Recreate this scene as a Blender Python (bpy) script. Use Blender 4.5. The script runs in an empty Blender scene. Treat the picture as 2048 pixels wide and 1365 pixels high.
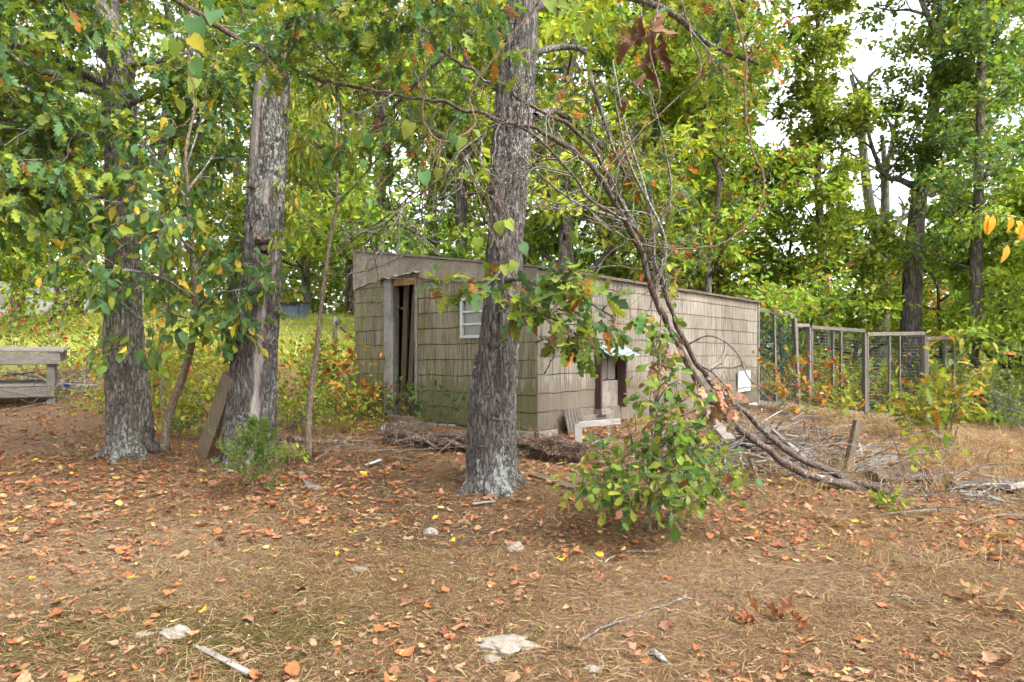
import bpy, math, random
import numpy as np
from mathutils import Vector, Matrix, noise as mnoise

S = bpy.context.scene
COL = S.collection
RNG = np.random.default_rng(11)

# ------------------------------------------------------------------ camera
F_PX, HOR, CAM_Z = 1365.0, 712.0, 1.45          # focal length and horizon row in photo pixels
cam = bpy.data.cameras.new('camera')
cam.sensor_width = 36.0
cam.lens = 36.0 * F_PX / 2048.0
cam.shift_y = (HOR - 682.5) / 2048.0
cam.clip_end = 500
cam.clip_start = 0.05
cam_o = bpy.data.objects.new('camera', cam)
COL.objects.link(cam_o)
cam_o.location = (0, 0, CAM_Z)
cam_o.rotation_euler = (math.radians(90), 0, 0)
S.camera = cam_o

# ------------------------------------------------------------------ light
SUN_EL, SUN_AZ = math.radians(52), math.radians(128)   # azimuth clockwise from +Y
world = bpy.data.worlds.new('World')
S.world = world
world.use_nodes = True
wn = world.node_tree
bg = wn.nodes['Background']
sky = wn.nodes.new('ShaderNodeTexSky')
sky.sky_type = 'NISHITA'
sky.sun_disc = False
sky.sun_elevation = SUN_EL
sky.sun_rotation = SUN_AZ
sky.air_density = 1.0
sky.dust_density = 3.0
hs = wn.nodes.new('ShaderNodeHueSaturation')
hs.inputs['Saturation'].default_value = 0.22
wn.links.new(sky.outputs[0], hs.inputs['Color'])
wn.links.new(hs.outputs[0], bg.inputs['Color'])
bg.inputs['Strength'].default_value = 0.15
sun = bpy.data.lights.new('sun', 'SUN')
sun.energy = 1.0
sun.angle = math.radians(25)
sun.color = (1.0, 0.95, 0.87)
sun_o = bpy.data.objects.new('sun', sun)
COL.objects.link(sun_o)
sd = Vector((math.sin(SUN_AZ) * math.cos(SUN_EL), math.cos(SUN_AZ) * math.cos(SUN_EL), math.sin(SUN_EL)))
sun_o.rotation_euler = (-sd).to_track_quat('-Z', 'Y').to_euler()
sun_o.location = (6, -6, 20)
S.view_settings.view_transform = 'Standard'
S.view_settings.look = 'None'
S.view_settings.gamma = 1.0
S.view_settings.use_curve_mapping = False
S.view_settings.exposure = 2.3
S.render.engine = 'CYCLES'
S.cycles.max_bounces = 4
S.cycles.diffuse_bounces = 3
S.cycles.glossy_bounces = 1
S.cycles.transmission_bounces = 4
S.cycles.transparent_max_bounces = 6
S.cycles.use_adaptive_sampling = True
S.cycles.adaptive_threshold = .05
S.cycles.adaptive_min_samples = 12
S.cycles.use_denoising = True
S.cycles.denoiser = 'OPENIMAGEDENOISE'
S.cycles.denoising_input_passes = 'RGB_ALBEDO_NORMAL'
S.cycles.denoising_prefilter = 'ACCURATE'

# ------------------------------------------------------------------ numeric helpers
def W(px, py, Y):
    return np.array([(px - 1024.0) / F_PX * Y, Y, CAM_Z + (HOR - py) / F_PX * Y])

def nrm(v):
    v = np.asarray(v, float)
    return v / (np.linalg.norm(v, axis=-1, keepdims=True) + 1e-12)

CP = np.array([  # x, y, z of the terrain
    (-6, -8, -.1), (0, -8, -.1), (6, -8, -.1), (-4, 0, 0), (0, 0, 0), (4, 0, 0), (-3, 3, 0), (0, 3, 0), (3, 3, 0), (-7, 5, .12),
    (-.17, 5.84, .347), (-3.97, 7.1, .42), (-2.6, 6.9, .40), (-7.2, 10.4, .74), (.29, 7.67, .52), (-2.26, 9.85, .60),
    (4.55, 12.65, .55), (1.0, 4.84, .215), (4.1, 6.6, .10), (3.2, 8.2, .42), (8.7, 14.5, .09), (5.5, 13.2, .44), (2.2, 14.5, .75),
    (-3.9, 15, 1.58), (-9.5, 30, 2.95), (-11, 15, 1.4), (-20, 31, 2.9), (2, 25, 1.5), (10, 25, .45), (20, 25, .1), (14, 14, 0),
    (9, 6, 0.05), (7, 2, -.02), (-10, 1, .02), (-16, 10, .7), (-18, -6, 0), (18, -6, -.1), (0, 60, 2.0), (-50, 60, 3.0), (50, 60, .5),
    (-60, 0, .5), (60, 0, 0), (0, -40, 0), (0, 120, 2.5), (-90, 120, 3), (90, 120, 1), (-90, -40, 0), (90, -40, 0), (6.5, 10.2, .13)])

def _phi(r2):
    return 0.5 * r2 * np.log(r2 + 1e-9)

def _tps(c):
    n = len(c)
    d2 = ((c[:, None, :2] - c[None, :, :2]) ** 2).sum(-1)
    A = np.zeros((n + 3, n + 3))
    A[:n, :n] = _phi(d2) + np.eye(n) * 0.6
    A[:n, n] = 1
    A[:n, n + 1:] = c[:, :2]
    A[n:, :n] = A[:n, n:].T
    return np.linalg.solve(A, np.concatenate([c[:, 2], np.zeros(3)]))

_TW = _tps(CP)

def gz(x, y):
    x = np.asarray(x, float)
    y = np.asarray(y, float)
    sh = np.broadcast(x, y).shape
    x = np.broadcast_to(x, sh).ravel()
    y = np.broadcast_to(y, sh).ravel()
    out = _TW[-3] + _TW[-2] * x + _TW[-1] * y
    for i, c in enumerate(CP):
        out = out + _TW[i] * _phi((x - c[0]) ** 2 + (y - c[1]) ** 2)
    return out.reshape(sh) if sh else float(out[0])

def G(px, py, y0=1.5, y1=60):
    Ys = np.arange(y0, y1, .02)
    X = (px - 1024) / F_PX * Ys
    Z = CAM_Z + (HOR - py) / F_PX * Ys
    k = np.nonzero(Z <= gz(X, Ys))[0]
    i = k[0] if len(k) else len(Ys) - 1
    return np.array([X[i], Ys[i], float(gz(X[i], Ys[i]))])

def GX(px, Y, dz=0.0):
    x = (px - 1024) / F_PX * Y
    return np.array([x, Y, float(gz(x, Y)) + dz])

# ------------------------------------------------------------------ mesh helpers
def make_mesh(name, V, Q=None, T=None, col=None, smooth=False):
    me = bpy.data.meshes.new(name)
    V = np.asarray(V, np.float32)
    loops, starts, tot = [], [], 0
    for A, k in ((Q, 4), (T, 3)):
        if A is not None and len(A):
            A = np.asarray(A, np.int32)
            loops.append(A.ravel())
            starts.append(tot + np.arange(len(A)) * k)
            tot += A.size
    loops = np.concatenate(loops)
    starts = np.concatenate(starts).astype(np.int32)
    me.vertices.add(len(V))
    me.vertices.foreach_set('co', V.ravel())
    me.loops.add(len(loops))
    me.loops.foreach_set('vertex_index', loops)
    me.polygons.add(len(starts))
    me.polygons.foreach_set('loop_start', starts)
    me.polygons.foreach_set('use_smooth', np.full(len(starts), bool(smooth)))
    me.update(calc_edges=True)
    if col is not None:
        c = np.asarray(col, np.float32)
        if c.shape[1] == 3:
            c = np.concatenate([c, np.ones((len(c), 1), np.float32)], 1)
        a = me.color_attributes.new('Col', 'FLOAT_COLOR', 'POINT')
        a.data.foreach_set('color', c.ravel())
    return me

def link(name, me, mat=None, parent=None, loc=None):
    o = bpy.data.objects.new(name, me)
    COL.objects.link(o)
    if mat is not None and me is not None and not me.materials:
        me.materials.append(mat)
    if parent is not None:
        o.parent = parent
    if loc is not None:
        o.location = loc
    return o

def tag(o, label=None, cat=None, group=None, kind=None):
    for k, v in (('label', label), ('category', cat), ('group', group), ('kind', kind)):
        if v:
            o[k] = v
    return o

class MB:
    """collects vertices and faces in world space"""
    def __init__(s):
        s.V, s.Q, s.T, s.n = [], [], [], 0

    def add(s, V, Q=None, T=None):
        V = np.asarray(V, float)
        if Q is not None and len(Q):
            s.Q.append(np.asarray(Q, int) + s.n)
        if T is not None and len(T):
            s.T.append(np.asarray(T, int) + s.n)
        s.V.append(V)
        s.n += len(V)
        return s

    def get(s):
        return (np.concatenate(s.V), np.concatenate(s.Q) if s.Q else None, np.concatenate(s.T) if s.T else None)

    def box(s, c, sx, sy, sz, ax=(1, 0, 0), ay=(0, 1, 0), az=(0, 0, 1), bev=0.0, jit=0.0):
        """box with chamfered long edges; axes given"""
        c, ax, ay, az = (np.asarray(q, float) for q in (c, ax, ay, az))
        hx, hy, hz = sx / 2, sy / 2, sz / 2
        b = min(bev, hy * .6, hz * .6)
        if b > 0:
            prof = [(-hy + b, -hz), (hy - b, -hz), (hy, -hz + b), (hy, hz - b), (hy - b, hz), (-hy + b, hz), (-hy, hz - b), (-hy, -hz + b)]
        else:
            prof = [(-hy, -hz), (hy, -hz), (hy, hz), (-hy, hz)]
        k = len(prof)
        V = []
        for x in (-hx, hx):
            for (y, z) in prof:
                j = RNG.normal(0, jit, 3) if jit else 0
                V.append(c + ax * x + ay * y + az * z + j)
        Q = [[i, (i + 1) % k, k + (i + 1) % k, k + i] for i in range(k)]
        T = []
        if k == 4:
            Q += [[3, 2, 1, 0], [4, 5, 6, 7]]
        else:
            T += [[0, i + 1, i] for i in range(1, k - 1)] + [[k, k + i, k + i + 1] for i in range(1, k - 1)]
        return s.add(V, Q, T)

    def bar(s, a, b, w, h, up=(0, 0, 1), bev=0.0, jit=0.0):
        a, b = np.asarray(a, float), np.asarray(b, float)
        ax = nrm(b - a)
        up = np.asarray(up, float)
        ay = nrm(np.cross(up, ax))
        az = np.cross(ax, ay)
        return s.box((a + b) / 2, np.linalg.norm(b - a), w, h, ax, ay, az, bev, jit)

    def tube(s, pts, rad, n=6, cap=True):
        V, Q, T = tube(pts, rad, n, cap)
        return s.add(V, Q, T)

def tube(pts, rad, n=6, cap=True, bump=None):
    P = np.asarray(pts, float)
    m = len(P)
    R = np.broadcast_to(np.asarray(rad, float), (m,))
    t = nrm(np.gradient(P, axis=0))
    ref = np.array([1., 0, 0]) if abs(t[0][0]) < .8 else np.array([0, 1., 0])
    a = nrm(np.cross(np.cross(t[0], ref), t[0]))
    A = np.empty((m, 3))
    for i in range(m):
        a = a - t[i] * a.dot(t[i])
        a = a / (np.linalg.norm(a) + 1e-9)
        A[i] = a
    B = np.cross(t, A)
    th = np.arange(n) * 2 * math.pi / n
    V = P[:, None] + R[:, None, None] * (np.cos(th)[None, :, None] * A[:, None] + np.sin(th)[None, :, None] * B[:, None])
    V = V.reshape(-1, 3)
    i = np.arange(m - 1)[:, None] * n
    j = np.arange(n)[None]
    j2 = (j + 1) % n
    Q = np.stack([i + j, i + j2, i + n + j2, i + n + j], -1).reshape(-1, 4)
    T = None
    if cap:
        k = (m - 1) * n
        T = [[k, k + q, k + q + 1] for q in range(1, n - 1)] + [[0, q + 1, q] for q in range(1, n - 1)]
    return V, Q, T

def smooth_path(pts, k=6):
    """Catmull-Rom through points"""
    P = np.asarray(pts, float)
    E = np.concatenate([[2 * P[0] - P[1]], P, [2 * P[-1] - P[-2]]])
    out = []
    for i in range(1, len(E) - 2):
        p0, p1, p2, p3 = E[i - 1], E[i], E[i + 1], E[i + 2]
        for t in np.arange(k) / k:
            out.append(.5 * ((2 * p1) + (-p0 + p2) * t + (2 * p0 - 5 * p1 + 4 * p2 - p3) * t * t + (-p0 + 3 * p1 - 3 * p2 + p3) * t ** 3))
    out.append(P[-1])
    return np.array(out)

class Thing:
    """an Empty at the thing's base that parents its parts (parts are given in world space)"""
    def __init__(s, name, label, cat, base, group=None, kind=None):
        s.base = np.asarray(base, float)
        s.o = bpy.data.objects.new(name, None)
        s.o.empty_display_size = .2
        COL.objects.link(s.o)
        s.o.location = s.base
        tag(s.o, label, cat, group, kind)

    def part(s, name, geo, mat, parent=None, col=None, smooth=False, label=None, kind=None):
        V, Q, T = geo.get() if isinstance(geo, MB) else geo
        o = link(name, make_mesh(name, np.asarray(V) - s.base, Q, T, col, smooth), mat, parent or s.o)
        return tag(o, label, None, None, kind)

def single(name, geo, mat, label, cat, base, group=None, kind=None, col=None, smooth=False):
    V, Q, T = geo.get() if isinstance(geo, MB) else geo
    base = np.asarray(base, float)
    o = link(name, make_mesh(name, np.asarray(V) - base, Q, T, col, smooth), mat, None, base)
    return tag(o, label, cat, group, kind)

# ------------------------------------------------------------------ materials
def nmat(name):
    m = bpy.data.materials.new(name)
    m.use_nodes = True
    nt = m.node_tree
    b = nt.nodes['Principled BSDF']
    b.inputs['Specular IOR Level'].default_value = .2
    return m, nt, b

def N(nt, t, **kw):
    n = nt.nodes.new('ShaderNode' + t)
    for k, v in kw.items():
        setattr(n, k, v)
    return n

def noise_n(nt, scale, detail=4, rough=.6, vec=None, dist=0.0):
    n = N(nt, 'TexNoise')
    n.inputs['Scale'].default_value = scale
    n.inputs['Detail'].default_value = detail
    n.inputs['Roughness'].default_value = rough
    n.inputs['Distortion'].default_value = dist
    if vec is not None:
        nt.links.new(vec, n.inputs['Vector'])
    return n

def ramp(nt, fac, stops):
    r = N(nt, 'ValToRGB')
    e = r.color_ramp.elements
    while len(e) < len(stops):
        e.new(.5)
    for q, (p, c) in zip(e, stops):
        q.position = p
        q.color = (c[0], c[1], c[2], 1) if hasattr(c, '__len__') else (c, c, c, 1)
    nt.links.new(fac, r.inputs[0])
    return r

def mapping(nt, scale, src='Object', rot=(0, 0, 0)):
    tc = N(nt, 'TexCoord')
    mp = N(nt, 'Mapping')
    mp.inputs['Scale'].default_value = scale
    mp.inputs['Rotation'].default_value = rot
    nt.links.new(tc.outputs[src], mp.inputs['Vector'])
    return mp.outputs[0]

def mixc(nt, a, b, fac, mode='MIX'):
    m = N(nt, 'Mix', data_type='RGBA', blend_type=mode)
    for s, v in ((6, a), (7, b), (0, fac)):
        if hasattr(v, 'is_output'):
            nt.links.new(v, m.inputs[s])
        elif s == 0:
            m.inputs[0].default_value = v
        else:
            m.inputs[s].default_value = (*v, 1)
    return m.outputs[2]

def bump(nt, b, h, strength, dist):
    n = N(nt, 'Bump')
    n.inputs['Strength'].default_value = strength
    n.inputs['Distance'].default_value = dist
    nt.links.new(h, n.inputs['Height'])
    nt.links.new(n.outputs[0], b.inputs['Normal'])

def leaf_material(name, transl=.38, rough=.5, veins=0.0, spec=.25):
    m, nt, b = nmat(name)
    at = N(nt, 'Attribute', attribute_name='Col')
    oi = N(nt, 'ObjectInfo')
    c = mixc(nt, at.outputs['Color'], oi.outputs['Color'], 1.0, 'MULTIPLY')
    if veins:
        nz = noise_n(nt, 55, 3, .6, mapping(nt, (1, 1, 1)))
        r = ramp(nt, nz.outputs[0], [(.3, 1 - veins), (.7, 1 + veins * .3)])
        c = mixc(nt, c, r.outputs[0], 1.0, 'MULTIPLY')
    nt.links.new(c, b.inputs['Base Color'])
    b.inputs['Roughness'].default_value = rough
    b.inputs['Specular IOR Level'].default_value = spec
    tr = N(nt, 'BsdfTranslucent')
    tc = mixc(nt, c, (1.15, 1.15, .6), 1.0, 'MULTIPLY')
    nt.links.new(tc, tr.inputs['Color'])
    ms = N(nt, 'MixShader')
    ms.inputs[0].default_value = transl
    nt.links.new(b.outputs[0], ms.inputs[1])
    nt.links.new(tr.outputs[0], ms.inputs[2])
    nt.links.new(ms.outputs[0], nt.nodes['Material Output'].inputs[0])
    return m

def bark_material(name, c0, c1, c2, lichen=.0, zs=.22, scale=16, lichen_col=(.3, .33, .305), moss=0.0, bumpd=.02):
    m, nt, b = nmat(name)
    c0, c1, c2 = (tuple(q * .82 for q in c) for c in (c0, c1, c2))
    v = mapping(nt, (1, 1, zs))
    nz = noise_n(nt, scale, 6, .65, v, .4)
    vo = N(nt, 'TexVoronoi', feature='DISTANCE_TO_EDGE')
    vo.inputs['Scale'].default_value = scale * 1.5
    w1 = noise_n(nt, scale * .8, 3, .6, v)
    wv = mixc(nt, v, w1.outputs['Color'], 1.2 / scale, 'ADD')
    nt.links.new(wv, vo.inputs['Vector'])
    r = ramp(nt, nz.outputs[0], [(.25, c0), (.5, c1), (.75, c2)])
    vo2 = N(nt, 'TexVoronoi', feature='DISTANCE_TO_EDGE')
    vo2.inputs['Scale'].default_value = scale * 3.4
    nt.links.new(wv, vo2.inputs['Vector'])
    mn = N(nt, 'Math', operation='MULTIPLY_ADD')
    nt.links.new(vo2.outputs['Distance'], mn.inputs[0])
    mn.inputs[1].default_value = .55
    nt.links.new(vo.outputs['Distance'], mn.inputs[2])
    mul = N(nt, 'Math', operation='MULTIPLY')
    nt.links.new(mn.outputs[0], mul.inputs[0])
    nt.links.new(nz.outputs[0], mul.inputs[1])
    rr = ramp(nt, mul.outputs[0], [(.02, 0), (.17, 1)])
    # bark plate cracks: darker inner bark, with furrow shade painted into the colour
    c = mixc(nt, tuple(q * .7 for q in c0), r.outputs[0], rr.outputs[0])
    big = noise_n(nt, 2.2, 3, .5, mapping(nt, (1, 1, .6)))
    c = mixc(nt, c, ramp(nt, big.outputs[0], [(.3, (.8, .78, .75)), (.7, (1.15, 1.15, 1.15))]).outputs[0], 1.0, 'MULTIPLY')
    if lichen:
        l1 = noise_n(nt, 34, 4, .7, mapping(nt, (1, 1, .8)))
        l2 = noise_n(nt, 1.7, 2, .5, mapping(nt, (1, 1, .5)))
        a = N(nt, 'Math', operation='ADD')
        nt.links.new(l1.outputs[0], a.inputs[0])
        nt.links.new(l2.outputs[0], a.inputs[1])
        hf = N(nt, 'Math', operation='MULTIPLY')
        nt.links.new(a.outputs[0], hf.inputs[0])
        hf.inputs[1].default_value = .5
        lm = ramp(nt, hf.outputs[0], [(.61 - lichen / 2, 0.0), (.64 - lichen / 2, .8)])
        c = mixc(nt, c, lichen_col, lm.outputs[0])
    if moss:
        l2 = noise_n(nt, 3.5, 4, .7, mapping(nt, (1, 1, .5)))
        c = mixc(nt, c, (.07, .085, .025), ramp(nt, l2.outputs[0], [(.62 - moss, 0), (.75 - moss, .7)]).outputs[0])
    nt.links.new(c, b.inputs['Base Color'])
    b.inputs['Roughness'].default_value = .9
    h = N(nt, 'Math', operation='MULTIPLY')
    nt.links.new(rr.outputs[0], h.inputs[0])
    nt.links.new(nz.outputs[0], h.inputs[1])
    bump(nt, b, h.outputs[0], .9, bumpd)
    return m

def wood_material(name, dark, light, along='z', scale=1.0, rough=.85, stain=None):
    m, nt, b = nmat(name)
    dark, light = (tuple(q * .8 for q in c) for c in (dark, light))
    k = {'x': (1.2, 22, 22), 'y': (22, 1.2, 22), 'z': (22, 22, 1.2), 'n': (8, 8, 8)}[along]
    v = mapping(nt, tuple(q * scale for q in k))
    nz = noise_n(nt, 1.6, 7, .7, v, .7)
    c = ramp(nt, nz.outputs[0], [(.28, dark), (.72, light)]).outputs[0]
    oi = N(nt, 'ObjectInfo')
    rr = ramp(nt, oi.outputs['Random'], [(0, (.78, .77, .75)), (1, (1.12, 1.12, 1.12))])
    c = mixc(nt, c, rr.outputs[0], 1.0, 'MULTIPLY')
    n2 = noise_n(nt, 3, 5, .7, mapping(nt, (1, 1, 1)))
    c = mixc(nt, c, stain or tuple(q * .5 for q in dark), ramp(nt, n2.outputs[0], [(.52, 0), (.72, .6)]).outputs[0])
    nt.links.new(c, b.inputs['Base Color'])
    b.inputs['Roughness'].default_value = rough
    bump(nt, b, nz.outputs[0], .5, .004)
    return m

def plain_material(name, c, rough=.6, metal=0.0, vary=.25, nscale=6, spec=.3, dirt=None):
    m, nt, b = nmat(name)
    c = tuple(q * .8 for q in c)
    n2 = noise_n(nt, nscale, 5, .65, mapping(nt, (1, 1, 1)))
    cc = ramp(nt, n2.outputs[0], [(.3, tuple(q * (1 - vary) for q in c)), (.7, tuple(min(1, q * (1 + vary)) for q in c))]).outputs[0]
    if dirt:
        n3 = noise_n(nt, nscale * .7, 6, .7, mapping(nt, (1.3, 1.3, .8)))
        cc = mixc(nt, cc, dirt, ramp(nt, n3.outputs[0], [(.5, 0), (.68, .8)]).outputs[0])
    nt.links.new(cc, b.inputs['Base Color'])
    b.inputs['Roughness'].default_value = rough
    b.inputs['Metallic'].default_value = metal
    b.inputs['Specular IOR Level'].default_value = spec
    bump(nt, b, n2.outputs[0], .25, .004)
    return m

def shingle_material(name, dark, mid, light, moss):
    m, nt, b = nmat(name)
    dark, mid, light = (tuple(q * .84 for q in c) for c in (dark, mid, light))
    v = mapping(nt, (1, 1, .055))
    nz = noise_n(nt, 38, 6, .75, v, .3)
    c = ramp(nt, nz.outputs[0], [(.34, tuple(q * .8 for q in dark)), (.5, mid), (.66, light)]).outputs[0]
    oi = N(nt, 'ObjectInfo')
    c = mixc(nt, c, ramp(nt, oi.outputs['Random'], [(0, (.88, .87, .85)), (1, (1.08, 1.08, 1.08))]).outputs[0], 1.0, 'MULTIPLY')
    n2 = noise_n(nt, 1.3, 4, .6, mapping(nt, (1, 1, .6)))
    c = mixc(nt, c, ramp(nt, n2.outputs[0], [(.3, (.74, .7, .64)), (.7, (1.14, 1.14, 1.14))]).outputs[0], 1.0, 'MULTIPLY')
    n4 = noise_n(nt, 5, 6, .75, mapping(nt, (1, 1, .12)))
    c = mixc(nt, c, (.07, .058, .042), ramp(nt, n4.outputs[0], [(.55, 0), (.78, .7)]).outputs[0])
    if moss:
        n3 = noise_n(nt, 2.1, 5, .7, mapping(nt, (1, 1, .45)))
        c = mixc(nt, c, (.13, .135, .035), ramp(nt, n3.outputs[0], [(.58 - moss, 0), (.76 - moss, .8)]).outputs[0])
    # splashed dirt and algae low on the wall
    tcz = N(nt, 'TexCoord')
    sx = N(nt, 'SeparateXYZ')
    nt.links.new(tcz.outputs['Object'], sx.inputs[0])
    n5 = noise_n(nt, 9, 5, .7, mapping(nt, (1, 1, .35)))
    md = N(nt, 'Math', operation='MULTIPLY_ADD')
    nt.links.new(n5.outputs[0], md.inputs[0])
    md.inputs[1].default_value = -1.1
    nt.links.new(sx.outputs['Z'], md.inputs[2])
    c = mixc(nt, c, (.1, .1, .04) if moss else (.1, .082, .06), ramp(nt, md.outputs[0], [(0.0, .75), (.12, 0)]).outputs[0])
    nt.links.new(c, b.inputs['Base Color'])
    b.inputs['Roughness'].default_value = .9
    bump(nt, b, nz.outputs[0], .6, .004)
    return m

M = {}
M['leaf'] = leaf_material('leaf', .48)
M['leaf_near'] = leaf_material('leaf_near', .42, .55, .3, .15)
M['leaf_dry'] = leaf_material('leaf_dry', .15, .75, .35, .15)
M['grass'] = leaf_material('grass', .3, .7, 0, .1)
M['oak_bark'] = bark_material('oak_bark', (.095, .083, .072), (.21, .188, .163), (.33, .303, .268), .07, .25, 20, moss=.06, bumpd=.025)
M['lichen_bark'] = bark_material('lichen_bark', (.08, .071, .065), (.175, .158, .144), (.285, .265, .246), .1, .25, 18, bumpd=.025)
M['thin_bark'] = bark_material('thin_bark', (.13, .1, .07), (.24, .19, .14), (.33, .28, .22), .05, .5, 30, bumpd=.004)
M['twig_bark'] = bark_material('twig_bark', (.12, .1, .085), (.24, .21, .18), (.36, .33, .29), .12, .5, 30, bumpd=.003)
M['limb_bark'] = bark_material('limb_bark', (.075, .055, .045), (.16, .125, .1), (.26, .21, .17), .04, .18, 34, bumpd=.008)
M['vine_bark'] = bark_material('vine_bark', (.14, .09, .06), (.26, .18, .13), (.36, .27, .2), .0, .3, 40, bumpd=.003)
M['far_bark'] = bark_material('far_bark', (.1, .085, .072), (.19, .165, .142), (.3, .27, .235), .03, .2, 9, bumpd=.03)
M['grey_bark'] = bark_material('grey_bark', (.17, .155, .145), (.28, .26, .24), (.42, .4, .375), .05, .2, 9, bumpd=.02)
M['bleached_bark'] = bark_material('bleached_bark', (.3, .28, .26), (.46, .44, .41), (.62, .6, .57), .0, .2, 9, bumpd=.01)
M['rotten'] = bark_material('rotten', (.05, .032, .022), (.13, .085, .06), (.26, .19, .14), .0, 1.0, 12, bumpd=.03)
M['grey_wood'] = wood_material('grey_wood', (.1, .088, .076), (.24, .215, .19), 'z')
M['grey_wood_x'] = wood_material('grey_wood_x', (.11, .095, .08), (.26, .235, .205), 'x')
M['white_wood'] = wood_material('white_wood', (.2, .183, .16), (.36, .343, .315), 'n', .6)
M['pale_wood'] = wood_material('pale_wood', (.18, .155, .125), (.32, .29, .25), 'n', .6)
M['brown_wood'] = wood_material('brown_wood', (.085, .062, .04), (.2, .155, .105), 'z')
M['red_wood'] = wood_material('red_wood', (.055, .03, .025), (.11, .065, .055), 'z')
M['tan_wood'] = wood_material('tan_wood', (.34, .2, .08), (.52, .34, .16), 'n', .5)
M['dark_wood'] = wood_material('dark_wood', (.05, .04, .032), (.13, .105, .085), 'n', .6)
M['shingle_end'] = shingle_material('shingle_end', (.105, .088, .058), (.235, .205, .145), (.34, .305, .23), .1)
M['shingle_long'] = shingle_material('shingle_long', (.1, .086, .068), (.2, .178, .147), (.28, .255, .215), 0)
M['fascia'] = wood_material('fascia', (.21, .18, .13), (.4, .36, .285), 'n', .5)
M['galvanised'] = plain_material('galvanised', (.34, .4, .44), .45, .6, .12, 9)
M['rust'] = plain_material('rust', (.11, .08, .062), .85, 0, .4, 20)
M['white_paint'] = plain_material('white_paint', (.5, .51, .5), .55, 0, .08, 5, dirt=(.4, .38, .33))
M['glass'] = plain_material('glass', (.2, .2, .17), .12, 0, .25, 4, .6)
M['concrete'] = plain_material('concrete', (.36, .38, .36), .9, 0, .25, 14, .1, dirt=(.14, .16, .06))
M['rock'] = plain_material('rock', (.25, .222, .185), .9, 0, .4, 22, .15, dirt=(.13, .11, .09))
M['wire'] = plain_material('wire', (.2, .23, .22), .6, .3, .2, 9)
M['netting'] = plain_material('netting', (.04, .1, .085), .6, 0, .2, 9)
M['green_steel'] = plain_material('green_steel', (.012, .06, .04), .5, 0, .2, 12)
M['blue_metal'] = plain_material('blue_metal', (.17, .23, .33), .55, .2, .3, 3)
M['house_white'] = plain_material('house_white', (.45, .47, .49), .7, 0, .06, 2)
M['blue_plastic'] = plain_material('blue_plastic', (.03, .09, .35), .4, 0, .1, 4)
M['foil'] = plain_material('foil', (.55, .62, .68), .35, .1, .15, 12)
# ------------------------------------------------------------------ ground
def vnoise(P, s, o=(0, 0, 0)):
    return np.array([mnoise.noise((p[0] * s + o[0], p[1] * s + o[1], p[2] * s + o[2])) for p in P])

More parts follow.
